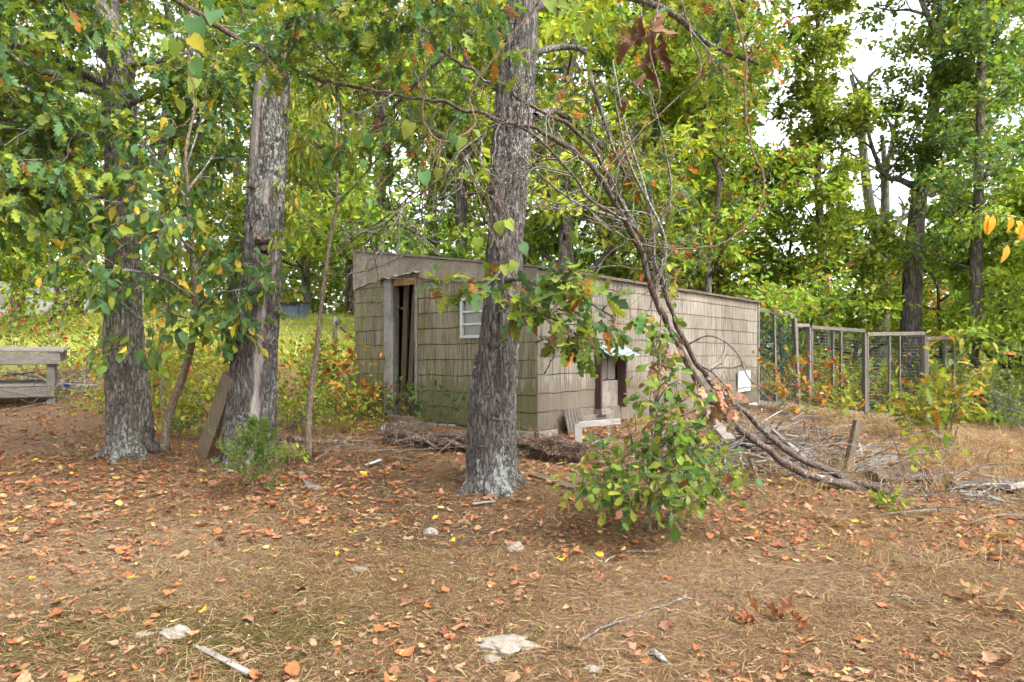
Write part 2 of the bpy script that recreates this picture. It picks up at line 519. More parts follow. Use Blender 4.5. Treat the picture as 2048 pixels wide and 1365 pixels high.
def build_ground():
    nx, ny = 330, 400
    tx = np.linspace(-1, 1, nx)
    X = 2.2 * np.sinh(4.45 * tx)
    X = X / X.max() * 100
    ty = np.linspace(-1, 1, ny)
    Yv = 1.8 * np.sinh(4.6 * (ty + .0)) / math.sinh(4.6) * 78 + 4.2
    gx, gy = np.meshgrid(X, Yv)
    x, y = gx.ravel(), gy.ravel()
    P0 = np.stack([x, y, np.zeros_like(x)], 1)
    n1 = vnoise(P0, .9)
    n2 = vnoise(P0, 4.5, (7, 3, 1))
    n3 = vnoise(P0, 13, (1, 9, 4))
    near = np.exp(-np.maximum(0, np.abs(y - 5) - 5) / 8) * np.exp(-np.maximum(0, np.abs(x) - 6) / 8)
    z = gz(x, y) + .035 * n1 * near + .016 * n2 * near + .008 * n3 * near
    V = np.stack([x, y, z], 1)
    i = np.arange(ny - 1)[:, None] * nx
    j = np.arange(nx - 1)[None]
    Q = np.stack([i + j, i + j + 1, i + nx + j + 1, i + nx + j], -1).reshape(-1, 4)
    # soil tint: straw brown, bare clay, moss, meadow
    m1 = vnoise(P0, .55, (3, 1, 8))
    m2 = vnoise(P0, 1.4, (2, 5, 8))
    straw = np.array([.17, .11, .064])
    clay = np.array([.24, .17, .117])
    dark = np.array([.1, .069, .048])
    moss = np.array([.08, .075, .022])
    field = np.array([.2, .22, .04])
    wood = np.array([.09, .065, .035])
    c = np.tile(straw, (len(x), 1))
    def mixin(c, t, f):
        f = np.clip(f, 0, 1)[:, None]
        return c * (1 - f) + t * f
    c = mixin(c, clay, (m1 - .05) * 2.2)
    c = mixin(c, dark, (-m1 - .12) * 2.5 * (y > 4.5))
    c = mixin(c, clay, .7 * np.exp(-((x + 5.5) / 2.2) ** 2 - ((y - 8) / 2.0) ** 2))
    mossy = np.exp(-((x + 1.9) / .9) ** 2 - ((y - 3.5) / .55) ** 2) * (.7 + m2) + .5 * np.exp(-((x + .7) / .5) ** 2 - ((y - 3.5) / .3) ** 2) * (m2 + .5)
    c = mixin(c, moss, mossy)
    c = mixin(c, field, ((y - 12.6 + m2) / 1.5) * np.clip((1.5 - x) / 3, 0, 1) * np.clip((38 - y) / 6, 0, 1))
    c = mixin(c, wood, np.clip((y - 16) / 3, 0, 1) * np.clip((x - 0) / 3, 0, 1) + np.clip((y - 36) / 6, 0, 1))
    me = make_mesh('ground', V, Q, None, c, True)
    m, nt, b = nmat('soil')
    at = N(nt, 'Attribute', attribute_name='Col')
    tc = mapping(nt, (1, 1, 1))
    a = noise_n(nt, 28, 8, .75, tc, .5)
    st = noise_n(nt, 90, 4, .7, mapping(nt, (1, .25, 1), rot=(0, 0, .5)), 1.5)
    st2 = noise_n(nt, 90, 4, .7, mapping(nt, (.25, 1, 1), rot=(0, 0, .9)), 1.5)
    r = ramp(nt, a.outputs[0], [(.25, (.35, .32, .3)), (.5, (1, 1, 1)), (.75, (1.7, 1.6, 1.5))])
    cc = mixc(nt, at.outputs['Color'], r.outputs[0], 1, 'MULTIPLY')
    mx = N(nt, 'Math', operation='MAXIMUM')
    nt.links.new(st.outputs[0], mx.inputs[0])
    nt.links.new(st2.outputs[0], mx.inputs[1])
    cc = mixc(nt, cc, ramp(nt, mx.outputs[0], [(.42, (.7, .68, .66)), (.72, (1.45, 1.4, 1.3))]).outputs[0], 1, 'MULTIPLY')
    nt.links.new(cc, b.inputs['Base Color'])
    b.inputs['Roughness'].default_value = .95
    b.inputs['Specular IOR Level'].default_value = .05
    ad = N(nt, 'Math', operation='ADD')
    nt.links.new(a.outputs[0], ad.inputs[0])
    nt.links.new(mx.outputs[0], ad.inputs[1])
    bump(nt, b, ad.outputs[0], 1.0, .035)
    o = link('ground', me, m)
    tag(o, kind='structure')
    return o
build_ground()

def gzn(x, y):
    """ground height with a hair of lift, for things lying on the uneven soil"""
    x = np.asarray(x, float).ravel()
    y = np.asarray(y, float).ravel()
    P0 = np.stack([x, y, 0 * x], 1)
    near = np.exp(-np.maximum(0, np.abs(y - 5) - 5) / 8) * np.exp(-np.maximum(0, np.abs(x) - 6) / 8)
    return gz(x, y) + near * (.035 * vnoise(P0, .9) + .016 * vnoise(P0, 4.5, (7, 3, 1)) + .008 * vnoise(P0, 13, (1, 9, 4)))

# ------------------------------------------------------------------ leaves
def leaf_template(st, fold=.25, curl=.15, side=1.0):
    """stations (y along, half width, y of the edge point) -> spine + two edges"""
    V = []
    for s in st:
        y, w = s[0], s[1]
        ye = s[2] if len(s) > 2 else y
        zc = -curl * y * y
        V += [(0, y, zc), (w, ye, zc + fold * w), (-w * side, ye, zc + fold * w)]
    Q = []
    for i in range(len(st) - 1):
        a, b = 3 * i, 3 * i + 3
        Q += [[a, b, b + 1, a + 1], [a, a + 2, b + 2, b]]
    return np.array(V, float), np.array(Q)

OAK = [(0, .012), (.14, .03), (.24, .17, .28), (.35, .07), (.46, .27, .53), (.58, .1), (.7, .24, .79), (.81, .09), (.9, .11, .95), (1, .01)]
OAK5 = [(0, .015), (.26, .2, .3), (.42, .08), (.6, .27, .68), (.78, .1), (1, .02)]
ELL = [(0, .01), (.12, .12), (.35, .24), (.62, .23), (.85, .11), (1, .01)]
OBO = [(0, .015), (.2, .12), (.45, .25), (.7, .31), (.9, .2), (1, .03)]
HEART = [(0.06, .02, -.04), (.1, .28, -.06), (.25, .42, .18), (.5, .36), (.75, .19), (1, .01)]
NARROW = [(0, .01), (.3, .13), (.65, .11), (1, .01)]
BLOB = [(0, .02), (.15, .26, .1), (.3, .2), (.45, .38, .5), (.65, .26), (.8, .28, .86), (1, .03)]
TPL = {'oak': leaf_template(OAK, .2, .2), 'oak5': leaf_template(OAK5, .25, .2), 'ell': leaf_template(ELL, .3, .25), 'obo': leaf_template(OBO, .25, .2),
       'heart': leaf_template(HEART, .2, .25), 'narrow': leaf_template(NARROW, .3, .3), 'blob': leaf_template(BLOB, .3, .3),
       'fall1': leaf_template(OAK5, .6, -.25), 'fall2': leaf_template(BLOB, .4, .25), 'fall3': leaf_template(ELL, -.5, -.2), 'fall4': leaf_template(BLOB, -.6, .2), 'dead': leaf_template(OAK, 1.6, .5),
       'fall5': leaf_template(HEART, .3, -.2),
       'rhomb': (np.array([(0, 0, 0), (.26, .5, .05), (0, 1, -.12), (-.26, .5, .05)], float), np.array([[0, 1, 2, 3]])),
       'tri': (np.array([(0, 0, 0), (.3, .3, .05), (.12, .5, 0), (.3, .85, -.02), (0, 1, -.1), (-.3, .8, -.02), (-.12, .55, 0), (-.3, .35, .05)], float),
               np.array([[0, 1, 2, 7], [7, 2, 3, 6], [6, 3, 4, 5]]))}

def leaf_frames(P, D, rng, droop=.35, spread=.6, upw=1.0):
    n = len(P)
    a = nrm(nrm(D) + rng.normal(0, spread, (n, 3)) + np.array([0, 0, -droop]))
    u = rng.normal(0, .55, (n, 3)) + np.array([0, 0, upw])
    u = nrm(u - a * (u * a).sum(1, keepdims=True))
    b = np.cross(a, u)
    return b, a, u

def leaves_geo(P, fr, size, tpl, cols, jig=.0, rng=RNG):
    tv, tq = TPL[tpl]
    n = len(P)
    b, a, u = fr
    s = np.broadcast_to(np.asarray(size, float), (n,))[:, None, None]
    V = P[:, None] + s * (tv[None, :, 0:1] * b[:, None] + tv[None, :, 1:2] * a[:, None] + tv[None, :, 2:3] * u[:, None])
    if jig:
        V = V + rng.normal(0, jig, V.shape) * s
    k = len(tv)
    Q = (tq[None] + (np.arange(n) * k)[:, None, None]).reshape(-1, 4)
    C = np.repeat(cols, k, axis=0)
    return V.reshape(-1, 3), Q, C

def pal(rng, n, palette, jit=.18):
    """palette: list of (weight, rgb)"""
    w = np.array([p[0] for p in palette], float)
    c = np.array([p[1] for p in palette], float)
    k = rng.choice(len(w), n, p=w / w.sum())
    return c[k] * np.exp(rng.normal(0, jit, (n, 1))) * np.exp(rng.normal(0, jit * .35, (n, 3)))

YG, MG, DG, TG = (.235, .275, .035), (.14, .205, .035), (.08, .13, .03), (.088, .17, .062)
LY, OR, RD, BR, YE = (.32, .31, .05), (.42, .17, .03), (.3, .08, .03), (.2, .1, .05), (.55, .4, .05)
PAL = {
    'yg': [(5, YG), (3, MG), (1, DG), (.5, LY)],
    'mix': [(3, YG), (4, MG), (2, DG), (1.5, TG)],
    'teal': [(4, TG), (3, MG), (1.5, DG), (1.5, YG)],
    'autumn': [(4, YG), (3, MG), (.7, OR), (.6, BR), (.7, LY)],
    'orange': [(3, OR), (1, RD), (2, YE), (1, BR)],
    'oak_left': [(4, TG), (4, MG), (3, YG), (1.2, DG), (.12, OR)],
    'oak_mid': [(3, TG), (4, MG), (3, YG), (1, DG), (.35, OR), (.25, BR)],
    'cherry': [(7, TG), (3, MG), (2, YG), (.9, YE)],
    'shrub': [(5, YG), (4, MG), (2, LY), (1, TG)],
    'dry': [(4, BR), (2, OR), (1, RD)],
    'under': [(4, YG), (3, MG), (1.3, OR), (1, LY), (.6, RD), (1, DG)],
    'underg': [(4, YG), (4, MG), (2, DG), (1, LY), (.25, OR)],
}

# ------------------------------------------------------------------ branches
def rand_perp(rng, d):
    v = rng.normal(0, 1, 3)
    v = v - d * v.dot(d)
    return v / (np.linalg.norm(v) + 1e-9)

def grow(rng, p, d, L, r, depth, br, sites, nseg=5, wander=.18, trop=.02, nch=(4, 5), ang=(.5, 1.0), ratio=.5, rtip=.3, nsite=6, flat=0.0):
    pts, d = [np.asarray(p, float)], nrm(d)
    dirs = [d]
    for i in range(nseg):
        d = d + rng.normal(0, wander, 3)
        d[2] += trop
        d = d / np.linalg.norm(d)
        dirs.append(d)
        pts.append(pts[-1] + d * (L / nseg))
    rad = r * np.linspace(1, rtip, nseg + 1)
    br.append((np.array(pts), rad, depth))
    if depth == 0:
        for t in np.linspace(.15, 1, nsite):
            k = min(int(t * nseg), nseg - 1)
            f = t * nseg - k
            sites.append((pts[k] * (1 - f) + pts[k + 1] * f, dirs[k + 1]))
    else:
        n = nch[depth - 1]
        for q in range(n):
            t = .25 + .75 * (q + rng.random() * .8) / n
            t = min(t, .98)
            k = min(int(t * nseg), nseg - 1)
            f = t * nseg - k
            a = rng.uniform(*ang)
            pv = rand_perp(rng, dirs[k + 1])
            if flat:
                pv[2] *= 1 - flat
                pv = nrm(pv)
            nd = dirs[k + 1] * math.cos(a) + pv * math.sin(a)
            grow(rng, pts[k] * (1 - f) + pts[k + 1] * f, nd, L * ratio * rng.uniform(.7, 1.25), max(rad[k] * .55, .0016), depth - 1, br, sites,
                 max(3, nseg - 1), wander, trop, nch, ang, ratio, rtip, nsite, flat)

def branch_geo(br, minr=.0, sides=None):
    mb = MB()
    for pts, rad, dep in br:
        if rad[0] < minr:
            continue
        mb.tube(pts, rad, (sides[dep] if sides else (4 if rad[0] < .01 else 6 if rad[0] < .05 else 9)), False)
    return mb

def site_leaves(rng, sites, k, spread, size, tpl, palette, droop=.4, szj=.2, dspread=.7, jit=.18, upw=1.0, zs=1.0):
    P = np.array([s[0] for s in sites])
    D = np.array([s[1] for s in sites])
    P = np.repeat(P, k, 0)
    D = np.repeat(D, k, 0)
    off = rng.normal(0, 1, P.shape) * [1, 1, zs]
    P = P + off * spread
    fr = leaf_frames(P, D + off * .5, rng, droop, dspread, upw)
    sz = size * np.exp(rng.normal(0, szj, len(P)))
    return leaves_geo(P, fr, sz, tpl, pal(rng, len(P), palette, jit), .03, rng)

def bark_trunk(pts, rad, sides=84, seg=.022, amp=.02, flare=None, seed=0, fr=5.0, fz=3.2, top=None, mask=None):
    """a trunk with ridged bark modelled in the surface; top(theta)->cut height for broken trunks"""
    P = smooth_path(pts, 8)
    d = np.concatenate([[0], np.cumsum(np.linalg.norm(np.diff(P, axis=0), axis=1))])
    rad = np.asarray(rad) * .985
    Rr = np.interp(np.linspace(0, 1, len(P)), np.linspace(0, 1, len(rad)), rad)
    n = int(d[-1] / seg)
    dd = np.linspace(0, d[-1], n)
    C = np.stack([np.interp(dd, d, P[:, i]) for i in range(3)], 1)
    R = np.interp(dd, d, Rr)
    th = np.arange(sides) * 2 * math.pi / sides
    TH, DD = np.meshgrid(th, dd)
    ct, sn = np.cos(TH), np.sin(TH)
    q = np.stack([ct.ravel(), sn.ravel(), DD.ravel()], 1)
    k = fr * R.mean() / .2
    wv = np.array([mnoise.noise((a * 2 + seed, b * 2, c * 2.5)) for a, b, c in q])
    r1 = np.array([1 - abs(mnoise.noise(((a + .12 * w) * k + seed, (b - .12 * w) * k, c * fz))) * 2.2 for (a, b, c), w in zip(q, wv)])
    r2 = np.array([mnoise.noise((a * k * 2.3 + seed, b * k * 2.3, c * fz * 5)) for a, b, c in q])
    lob = np.array([mnoise.noise((a * 1.3 + seed, b * 1.3, c * .8 + seed)) for a, b, c in q])
    disp = amp * (-np.clip(r1, 0, 1) ** 4 * 1.6 + .5 * r2) + .012 * lob
    disp = disp.reshape(n, sides)
    RR = R[:, None] * np.ones((1, sides))
    if flare:
        h, amt, nl = flare
        lobes = 1 + .45 * np.cos(nl * TH + seed) + .25 * np.cos((nl + 2) * TH + 2 * seed)
        RR = RR + amt * np.exp(-DD / h) * lobes
    if mask is not None:
        mk = mask(TH, DD / d[-1])
        disp = disp * (1 - mk) - .012 * mk
    RR = RR + disp
    V = np.stack([C[:, 0:1] + RR * ct, C[:, 1:2] + RR * sn, C[:, 2:3] + 0 * RR], -1)
    if top is not None:
        cut = top(TH)
        base = C[0, 2]
        zc = np.minimum(V[..., 2], cut)
        over = V[..., 2] > cut
        # pull the overshoot to the axis line at the cut height so the break is a jagged rim with a hollow
        ci = np.clip(np.searchsorted(C[:, 2], zc), 0, n - 1)
        f = np.clip((V[..., 2] - cut) / .3, 0, 1)
        ax = C[ci][..., :2]
        xy = V[..., :2] * (1 - .75 * f[..., None]) + (ax) * (.75 * f[..., None])
        V = np.where(over[..., None], np.concatenate([np.where(f[..., None] > 0, C[ci][..., :2] + (V[..., :2] - C[:, None, :2]) * (1 - .8 * f[..., None]), xy), (cut - .5 * np.clip(V[..., 2] - cut, 0, .25))[..., None]], -1), V)
    V = V.reshape(-1, 3)
    i = np.arange(n - 1)[:, None] * sides
    j = np.arange(sides)[None]
    j2 = (j + 1) % sides
    Q = np.stack([i + j, i + j2, i + sides + j2, i + sides + j], -1).reshape(-1, 4)
    col = None
    if mask is not None:
        col = np.repeat(mk.reshape(-1, 1), 3, 1)
    return V, Q, None, col

def spawn_along(rng, path, n, t0, t1, L, r, depth, br, sites, bias=(0, 0, 0), **kw):
    P = np.asarray(path)
    for q in range(n):
        t = (t0 + (t1 - t0) * (q + rng.random()) / n) * (len(P) - 1)
        k = min(int(t), len(P) - 2)
        f = t - k
        p = P[k] * (1 - f) + P[k + 1] * f
        d = nrm(P[k + 1] - P[k])
        a = rng.uniform(.6, 1.2)
        nd = nrm(d * math.cos(a) + rand_perp(rng, d) * math.sin(a) + np.asarray(bias))
        grow(rng, p, nd, L * rng.uniform(.65, 1.3), r, depth, br, sites, **kw)
# ------------------------------------------------------------------ the shed
def build_shed():
    zb = .53
    C0 = np.array([.286, 7.67, 0.0])
    u = np.array([.65, .76, 0.0])
    v = np.array([-.76, .65, 0.0])
    up = np.array([0, 0, 1.0])
    L, Wd = 6.55, 3.35
    lo, hi = 2.44, 2.95
    n_end, n_long = -u, -v                     # outward normals of the two walls in view
    shed = Thing('shed', 'weathered tan chicken shed with wavy shingle siding and a slanted roof', 'shed', [C0[0], C0[1], zb])
    roofz = lambda t: lo + (hi - lo) * t / Wd
    rect_minus = lambda R, O: [q for q in ((R[0], min(R[1], O[0]), R[2], R[3]), (max(R[0], O[1]), R[1], R[2], R[3]),
                                           (max(R[0], O[0]), min(R[1], O[1]), R[2], min(R[3], O[2])),
                                           (max(R[0], O[0]), min(R[1], O[1]), max(R[2], O[3]), R[3])) if q[1] - q[0] > .012 and q[3] - q[2] > .012] \
        if (R[0] < O[1] and R[1] > O[0] and R[2] < O[3] and R[3] > O[2]) else [R]

    def pt(org, ax, nor, a, z, off):
        return org + ax * a + up * z + nor * off

    def slab(mb, org, ax, nor, R, topf, o0, o1):
        """board from rect R=(a0,a1,z0,z1), top clipped by topf, between offsets o0 (inside) and o1 (outside)"""
        a0, a1, z0, z1 = R
        za, zc = min(z1, topf(a0)), min(z1, topf(a1))
        if za <= z0 and zc <= z0:
            return
        za, zc = max(za, z0 + .002), max(zc, z0 + .002)
        Vv = [pt(org, ax, nor, a, z, o) for o in (o0, o1) for a, z in ((a0, z0), (a1, z0), (a1, zc), (a0, za))]
        mb.add(Vv, [[0, 3, 2, 1], [4, 5, 6, 7], [0, 1, 5, 4], [1, 2, 6, 5], [2, 3, 7, 6], [3, 0, 4, 7]])

    door = (2.01, 2.68, .0, 2.52)
    win = (.62, 1.17, 1.68, 2.14)
    hatch = (1.17, 1.74, .80, 1.5)
    flat = lambda a: lo
    # sheathing walls
    walls = {}
    for key, org, ax, nor, ln, tf, ops in (('end', C0, v, n_end, Wd, roofz, (door, win)), ('long', C0, u, n_long, L, flat, (hatch,)),
                                           ('far', C0 + u * L, v, u, Wd, roofz, ()), ('back', C0 + v * Wd, u, v, L, (lambda a: hi), ())):
        mb = MB()
        rects = [(.0 if key in ('end', 'far') else .041, ln if key in ('end', 'far') else ln - .041, zb, 4)]
        for o in ops:
            rects = [q for r in rects for q in rect_minus(r, o)]
        for r in rects:
            slab(mb, org, ax, nor, r, tf, -.04, 0)
        walls[key] = shed.part('wall', mb, M['dark_wood'])
    # shingles in courses, each one a piece with a wavy lower edge
    rg = random.Random(5)
    def shingles(key, org, ax, nor, ln, tf, ops, ch, zs, wid, mat, zmax, gap):
        cells = [(0, ln)]
        z = zs
        k = 0
        while z < zmax(0) or z < zmax(ln):
            a = -wid * rg.random() * .8
            first = True
            while a < ln:
                w = wid * rg.uniform(.82, 1.18)
                a0, a1 = max(a, -.012), min(a + w, ln + .012)
                a += w
                if a1 - a0 < .04:
                    continue
                rects = [(a0, a1, z, z + ch)]
                for o in ops:
                    rects = [q for r in rects for q in rect_minus(r, o)]
                wavf = lambda q, kk: mnoise.noise((q * 5.5, kk * 3.7, 1.5)) * .013 + mnoise.noise((q * 17, kk * 2.2, 4)) * .006
                for (b0, b1, y0, y1) in rects:
                    n = max(2, int((b1 - b0) / .05))
                    aa = np.linspace(b0 + gap, b1 - gap, n + 1)
                    z0 = y0 + (np.array([wavf(q, k) for q in aa]) + .0048 if y0 == z else 0 * aa)
                    zt = y1 + (np.array([wavf(q, k + 1) for q in aa]) - .0048 if y1 == z + ch else 0 * aa)
                    zt = np.minimum(zt, np.array([zmax(q) for q in aa]))
                    if (zt - z0).max() < .012:
                        continue
                    zt = np.maximum(zt, z0 + .003)
                    lift = rg.uniform(.0125, .0155)
                    Vv = []
                    for q in range(n + 1):
                        Vv += [pt(org, ax, nor, aa[q], z0[q], lift), pt(org, ax, nor, aa[q], zt[q], lift - .004), pt(org, ax, nor, aa[q], z0[q], .0015), pt(org, ax, nor, aa[q], zt[q], .0015)]
                    Q = []
                    for q in range(n):
                        i0, i1 = 4 * q, 4 * q + 4
                        Q += [[i0, i1, i1 + 1, i0 + 1], [i0 + 2, i1 + 2, i1, i0], [i0 + 1, i1 + 1, i1 + 3, i0 + 3]]
                    e = 4 * n
                    Q += [[0, 1, 3, 2], [e, e + 2, e + 3, e + 1]]
                    shed.part('shingle', (np.array(Vv), Q, None), mat, walls[key])
            z += ch
            k += 1
    fz = lambda t: np.interp(t, [0, 1.2, 2.0, 3.0, 3.36], [2.31, 2.40, 2.50, 2.50, 2.42])
    shingles('end', C0, v, n_end, Wd, roofz, (door, win), .2, .60, .2, M['shingle_end'], fz, .0022)
    shingles('long', C0, u, n_long, L, flat, (hatch,), .212, .60, .62, M['shingle_long'], lambda a: lo - .005, .0006)
    # facing strips with the grain laid flat above the door
    a = -.02
    while a < Wd + .01:
        w = rg.uniform(.2, .34)
        b = min(a + w, Wd + .02)
        n = 4
        aa = np.linspace(a + .003, b - .003, n + 1)
        Vv, Q = [], []
        for q in aa:
            zl = float(fz(q)) - .03 + .012 * mnoise.noise((q * 6, 3, 9)) - (.0 if not 1.95 < q < 2.75 else -.03)
            zt = roofz(q) - .004
            Vv += [pt(C0, v, n_end, q, zl, .030), pt(C0, v, n_end, q, zt, .026), pt(C0, v, n_end, q, zl, .002)]
        for q in range(n):
            i0, i1 = 3 * q, 3 * q + 3
            Q += [[i0, i1, i1 + 1, i0 + 1], [i0 + 2, i1 + 2, i1, i0]]
        shed.part('facing_strip', (np.array(Vv), Q, [[0, 1, 2], [3 * n, 3 * n + 2, 3 * n + 1]]), M['fascia'], walls['end'])
        a = b
    # roof
    mb = MB()
    c = [C0 + u * a + v * b + up * (roofz(b) + h) for h in (.004, .026) for a, b in ((-.036, -.05), (L + .05, -.05), (L + .05, Wd + .05), (-.036, Wd + .05))]
    mb.add(c, [[0, 3, 2, 1], [4, 5, 6, 7], [0, 1, 5, 4], [1, 2, 6, 5], [2, 3, 7, 6], [3, 0, 4, 7]])
    roof = shed.part('roof', mb, M['grey_wood'])
    mb = MB()
    pth = [C0 + u * a - v * .054 + up * (roofz(-.05) + .012 + .006 * mnoise.noise((a * 3, 0, 0))) for a in np.linspace(-.03, L + .05, 30)]
    for p, q in zip(pth[:-1], pth[1:]):
        mb.bar(p, q, .006, .034)
    shed.part('drip_edge', mb, M['rust'], roof, label='rusty brown drip edge')
    mb = MB().bar(C0 + u * -.04 + v * -.05 + up * (roofz(-.05) + .015), C0 + u * -.04 + v * (Wd + .05) + up * (roofz(Wd + .05) + .015), .008, .024)
    shed.part('roof_trim', mb, M['pale_wood'], roof)
    # corner trims
    for org, nn, off in ((C0 + u * L, n_long, -.01),):
        mb = MB().box(org + u * .004 + n_long * .02 + up * ((zb + lo) / 2), .05, .03, lo - zb - .02, u, n_long * -1, up, .004)
        shed.part('corner_trim', mb, M['pale_wood'])
    # doorway: frame, header, leaning boards are their own things
    fr = shed.part('door_frame', MB().box(pt(C0, v, n_end, 2.60, (.62 + 2.51) / 2, .0), .155, .05, 2.51 - .62, v, n_end, up, .006), M['white_wood'], label='pale weathered door jamb board')
    shed.part('jamb', MB().box(pt(C0, v, n_end, 2.535, (.62 + 2.51) / 2, -.06), .03, .1, 2.51 - .62, v, n_end, up, .003), M['grey_wood'], fr)
    shed.part('jamb', MB().box(pt(C0, v, n_end, 2.02, (.62 + 2.5) / 2, -.01), .024, .09, 2.5 - .62, v, n_end, up, .003), M['white_wood'], fr)
    shed.part('header', MB().box(pt(C0, v, n_end, 2.275, 2.455, -.035), .49, .04, .11, v, n_end, up, .003), M['tan_wood'], fr, label='bare orange tan header board')
    shed.part('latch_plate', MB().box(pt(C0, v, n_end, 2.655, 1.42, .027), .025, .006, .06, v, n_end, up), M['rust'], fr)
    shed.part('sill', MB().box(pt(C0, v, n_end, 2.31, .605, .0), .72, .12, .06, v, n_end, up, .006), M['pale_wood'], fr)
    # peeling flap over the door
    Vv, Q = [], []
    nn = 14
    for i in range(nn + 1):
        q = 1.93 + .8 * i / nn
        z0 = 2.555 - .05 * abs(i / nn - .15) + .012 * math.sin(i * 1.7)
        Vv += [pt(C0, v, n_end, q, z0, .032), pt(C0, v, n_end, q, z0 - .02 + .006 * math.sin(i * 2.3), .085 + .02 * math.sin(i * 1.1)), pt(C0, v, n_end, q, z0 - .028, .034)]
    for i in range(nn):
        i0, i1 = 3 * i, 3 * i + 3
        Q += [[i0, i0 + 1, i1 + 1, i1], [i0 + 1, i0 + 2, i1 + 2, i1 + 1]]
    shed.part('loose_flap', (np.array(Vv), Q, None), M['pale_wood'], fr)
    # window of three louvre panes
    a0, a1, z0, z1 = win
    wf = MB()
    for (aa, zz, sa, sz) in (((a0 + a1) / 2, z0 - .0, a1 - a0 + .05, .035), ((a0 + a1) / 2, z1, a1 - a0 + .05, .035)):
        wf.box(pt(C0, v, n_end, aa, zz, .018), sa, .05, sz, v, n_end, up, .004)
    for aa in (a0, a1):
        wf.box(pt(C0, v, n_end, aa, (z0 + z1) / 2, .018), .032, .048, z1 - z0 - .036, v, n_end, up, .004)
    wo = shed.part('window', wf, M['white_paint'], label='white framed window with three panes')
    ph = (z1 - z0) / 3
    for k in range(3):
        if k:
            shed.part('glazing_bar', MB().box(pt(C0, v, n_end, (a0 + a1) / 2, z0 + ph * k, .016), a1 - a0 - .034, .04, .024, v, n_end, up, .003), M['white_paint'], wo)
        shed.part('pane', MB().box(pt(C0, v, n_end, (a0 + a1) / 2, z0 + ph * (k + .5), .0), a1 - a0 - .036, .005, ph - .02, v, n_end, up), M['glass'], wo)
    # chicken hatch on the long wall
    a0, a1, z0, z1 = hatch
    hb = shed.part('hatch', MB().box(pt(C0, u, n_long, (a0 + a1) / 2, z0 + .16, -.03), a1 - a0, .02, .34, u, n_long, up, .003), M['pale_wood'], label='peeling plywood chicken hatch panel')
    shed.part('upper_panel', MB().box(pt(C0, u, n_long, (a0 + a1) / 2 + .03, z0 + .52, -.06), a1 - a0 - .1, .015, .36, u, n_long, up, .003), M['grey_wood'], hb)
    for aa in (a0 - .01, a1 + .01):
        shed.part('side_board', MB().box(pt(C0, u, n_long, aa, (z0 + z1) / 2 + .01, .035), .035, .13, z1 - z0 + .06, u, n_long, up, .004), M['red_wood'], hb, label='dark red brown board')
    shed.part('ledge', MB().box(pt(C0, u, n_long, a0 + .05, z0 - .05, .07), .2, .12, .07, u, n_long, up, .005), M['pale_wood'], hb)
    mb = MB()
    q0 = [pt(C0, u, n_long, aa, 1.585 - .004 * (i % 2), .02) for i, aa in enumerate(np.linspace(a0 - .06, a1 + .07, 9))]
    q1 = [pt(C0, u, n_long, aa, 1.455 - .006 * math.sin(i * 1.3), .245 + .008 * math.sin(i)) for i, aa in enumerate(np.linspace(a0 - .04, a1 + .09, 9))]
    Vv = q0 + q1 + [p - up * .006 for p in q0 + q1]
    Q = []
    for i in range(8):
        Q += [[i, 9 + i, 10 + i, i + 1], [18 + i, 19 + i, 28 + i, 27 + i], [9 + i, 27 + i, 28 + i, 10 + i]]
    Q += [[0, 18, 27, 9], [8, 17, 35, 26]]
    mb.add(Vv, Q)
    shed.part('awning', mb, M['galvanised'], hb, label='bent sheet metal awning')
    pth = smooth_path([pt(C0, u, n_long, (a0 + a1) / 2 - .03, z, .02 + .01 * math.sin(z * 9)) for z in (1.47, 1.35, 1.25, 1.17)], 4)
    shed.part('pull_cord', MB().tube(pth, .006, 5).tube([pth[-1], pth[-1] - up * .035], .013, 6), M['dark_wood'], hb)
    # foundation blocks and boards below the siding
    for (s0, s1, zz0, zz1, of, mat, side) in ((.02, .36, .40, .60, .0, 'concrete', 'L'), (.9, 1.32, .36, .59, .01, 'concrete', 'L'), (2.2, 2.6, .36, .59, .01, 'concrete', 'L'), (3.9, 4.3, .38, .59, .01, 'concrete', 'L'),
                                              (6.1, 6.5, .4, .59, .01, 'concrete', 'L'), (.05, .4, .42, .59, .01, 'concrete', 'E'), (1.3, 1.75, .4, .59, .01, 'concrete', 'E'), (2.0, 2.6, .42, .57, .05, 'concrete', 'E')):
        ax, nr = (u, n_long) if side == 'L' else (v, n_end)
        shed.part('foundation_block', MB().box(pt(C0, ax, nr, (s0 + s1) / 2, (zz0 + zz1) / 2, of - .08), s1 - s0, .2, zz1 - zz0, ax, nr, up, .012, .004), M['concrete'])
    # inside: floor, far boards
    shed.part('floor_boards', MB().box(C0 + u * L / 2 + v * Wd / 2 + up * .585, L - .1, Wd - .1, .04, u, v, up), M['dark_wood'])
    for k, (a, b) in enumerate(((2.43, .1), (2.26, .07))):
        p0 = pt(C0, v, n_end, a, .61, -b)
        p1 = pt(C0, v, n_end, a - .03 - .05 * k, 2.42, -b - .05)
        o = single('lumber_board', MB().bar(p0, p1, .09, .035, n_end, .004), M['brown_wood'],
                   ['brown board in the shed doorway, the one beside the pale jamb', 'brown board in the shed doorway, the one nearer the window'][k], 'board', p0, 'boards standing in the shed doorway')
    return C0, u, v, up, n_end, n_long, zb
C0, SU, SV, UP, N_END, N_LONG, ZB = build_shed()

def on_long(s, z, off=0.0):
    return C0 + SU * s + UP * z + N_LONG * off

def on_end(t, z, off=0.0):
    return C0 + SV * t + UP * z + N_END * off

# white sheet fixed near the far end of the long wall
single('white_sheet', MB().box(on_long(5.83, 1.0, .04), .56, .012, .36, nrm(SU + UP * .03), N_LONG, nrm(UP - SU * .03), 0, .006), M['white_paint'],
       'small square white sheet hung on the shed wall near its far corner', 'sheet', on_long(5.83, .82, .04))
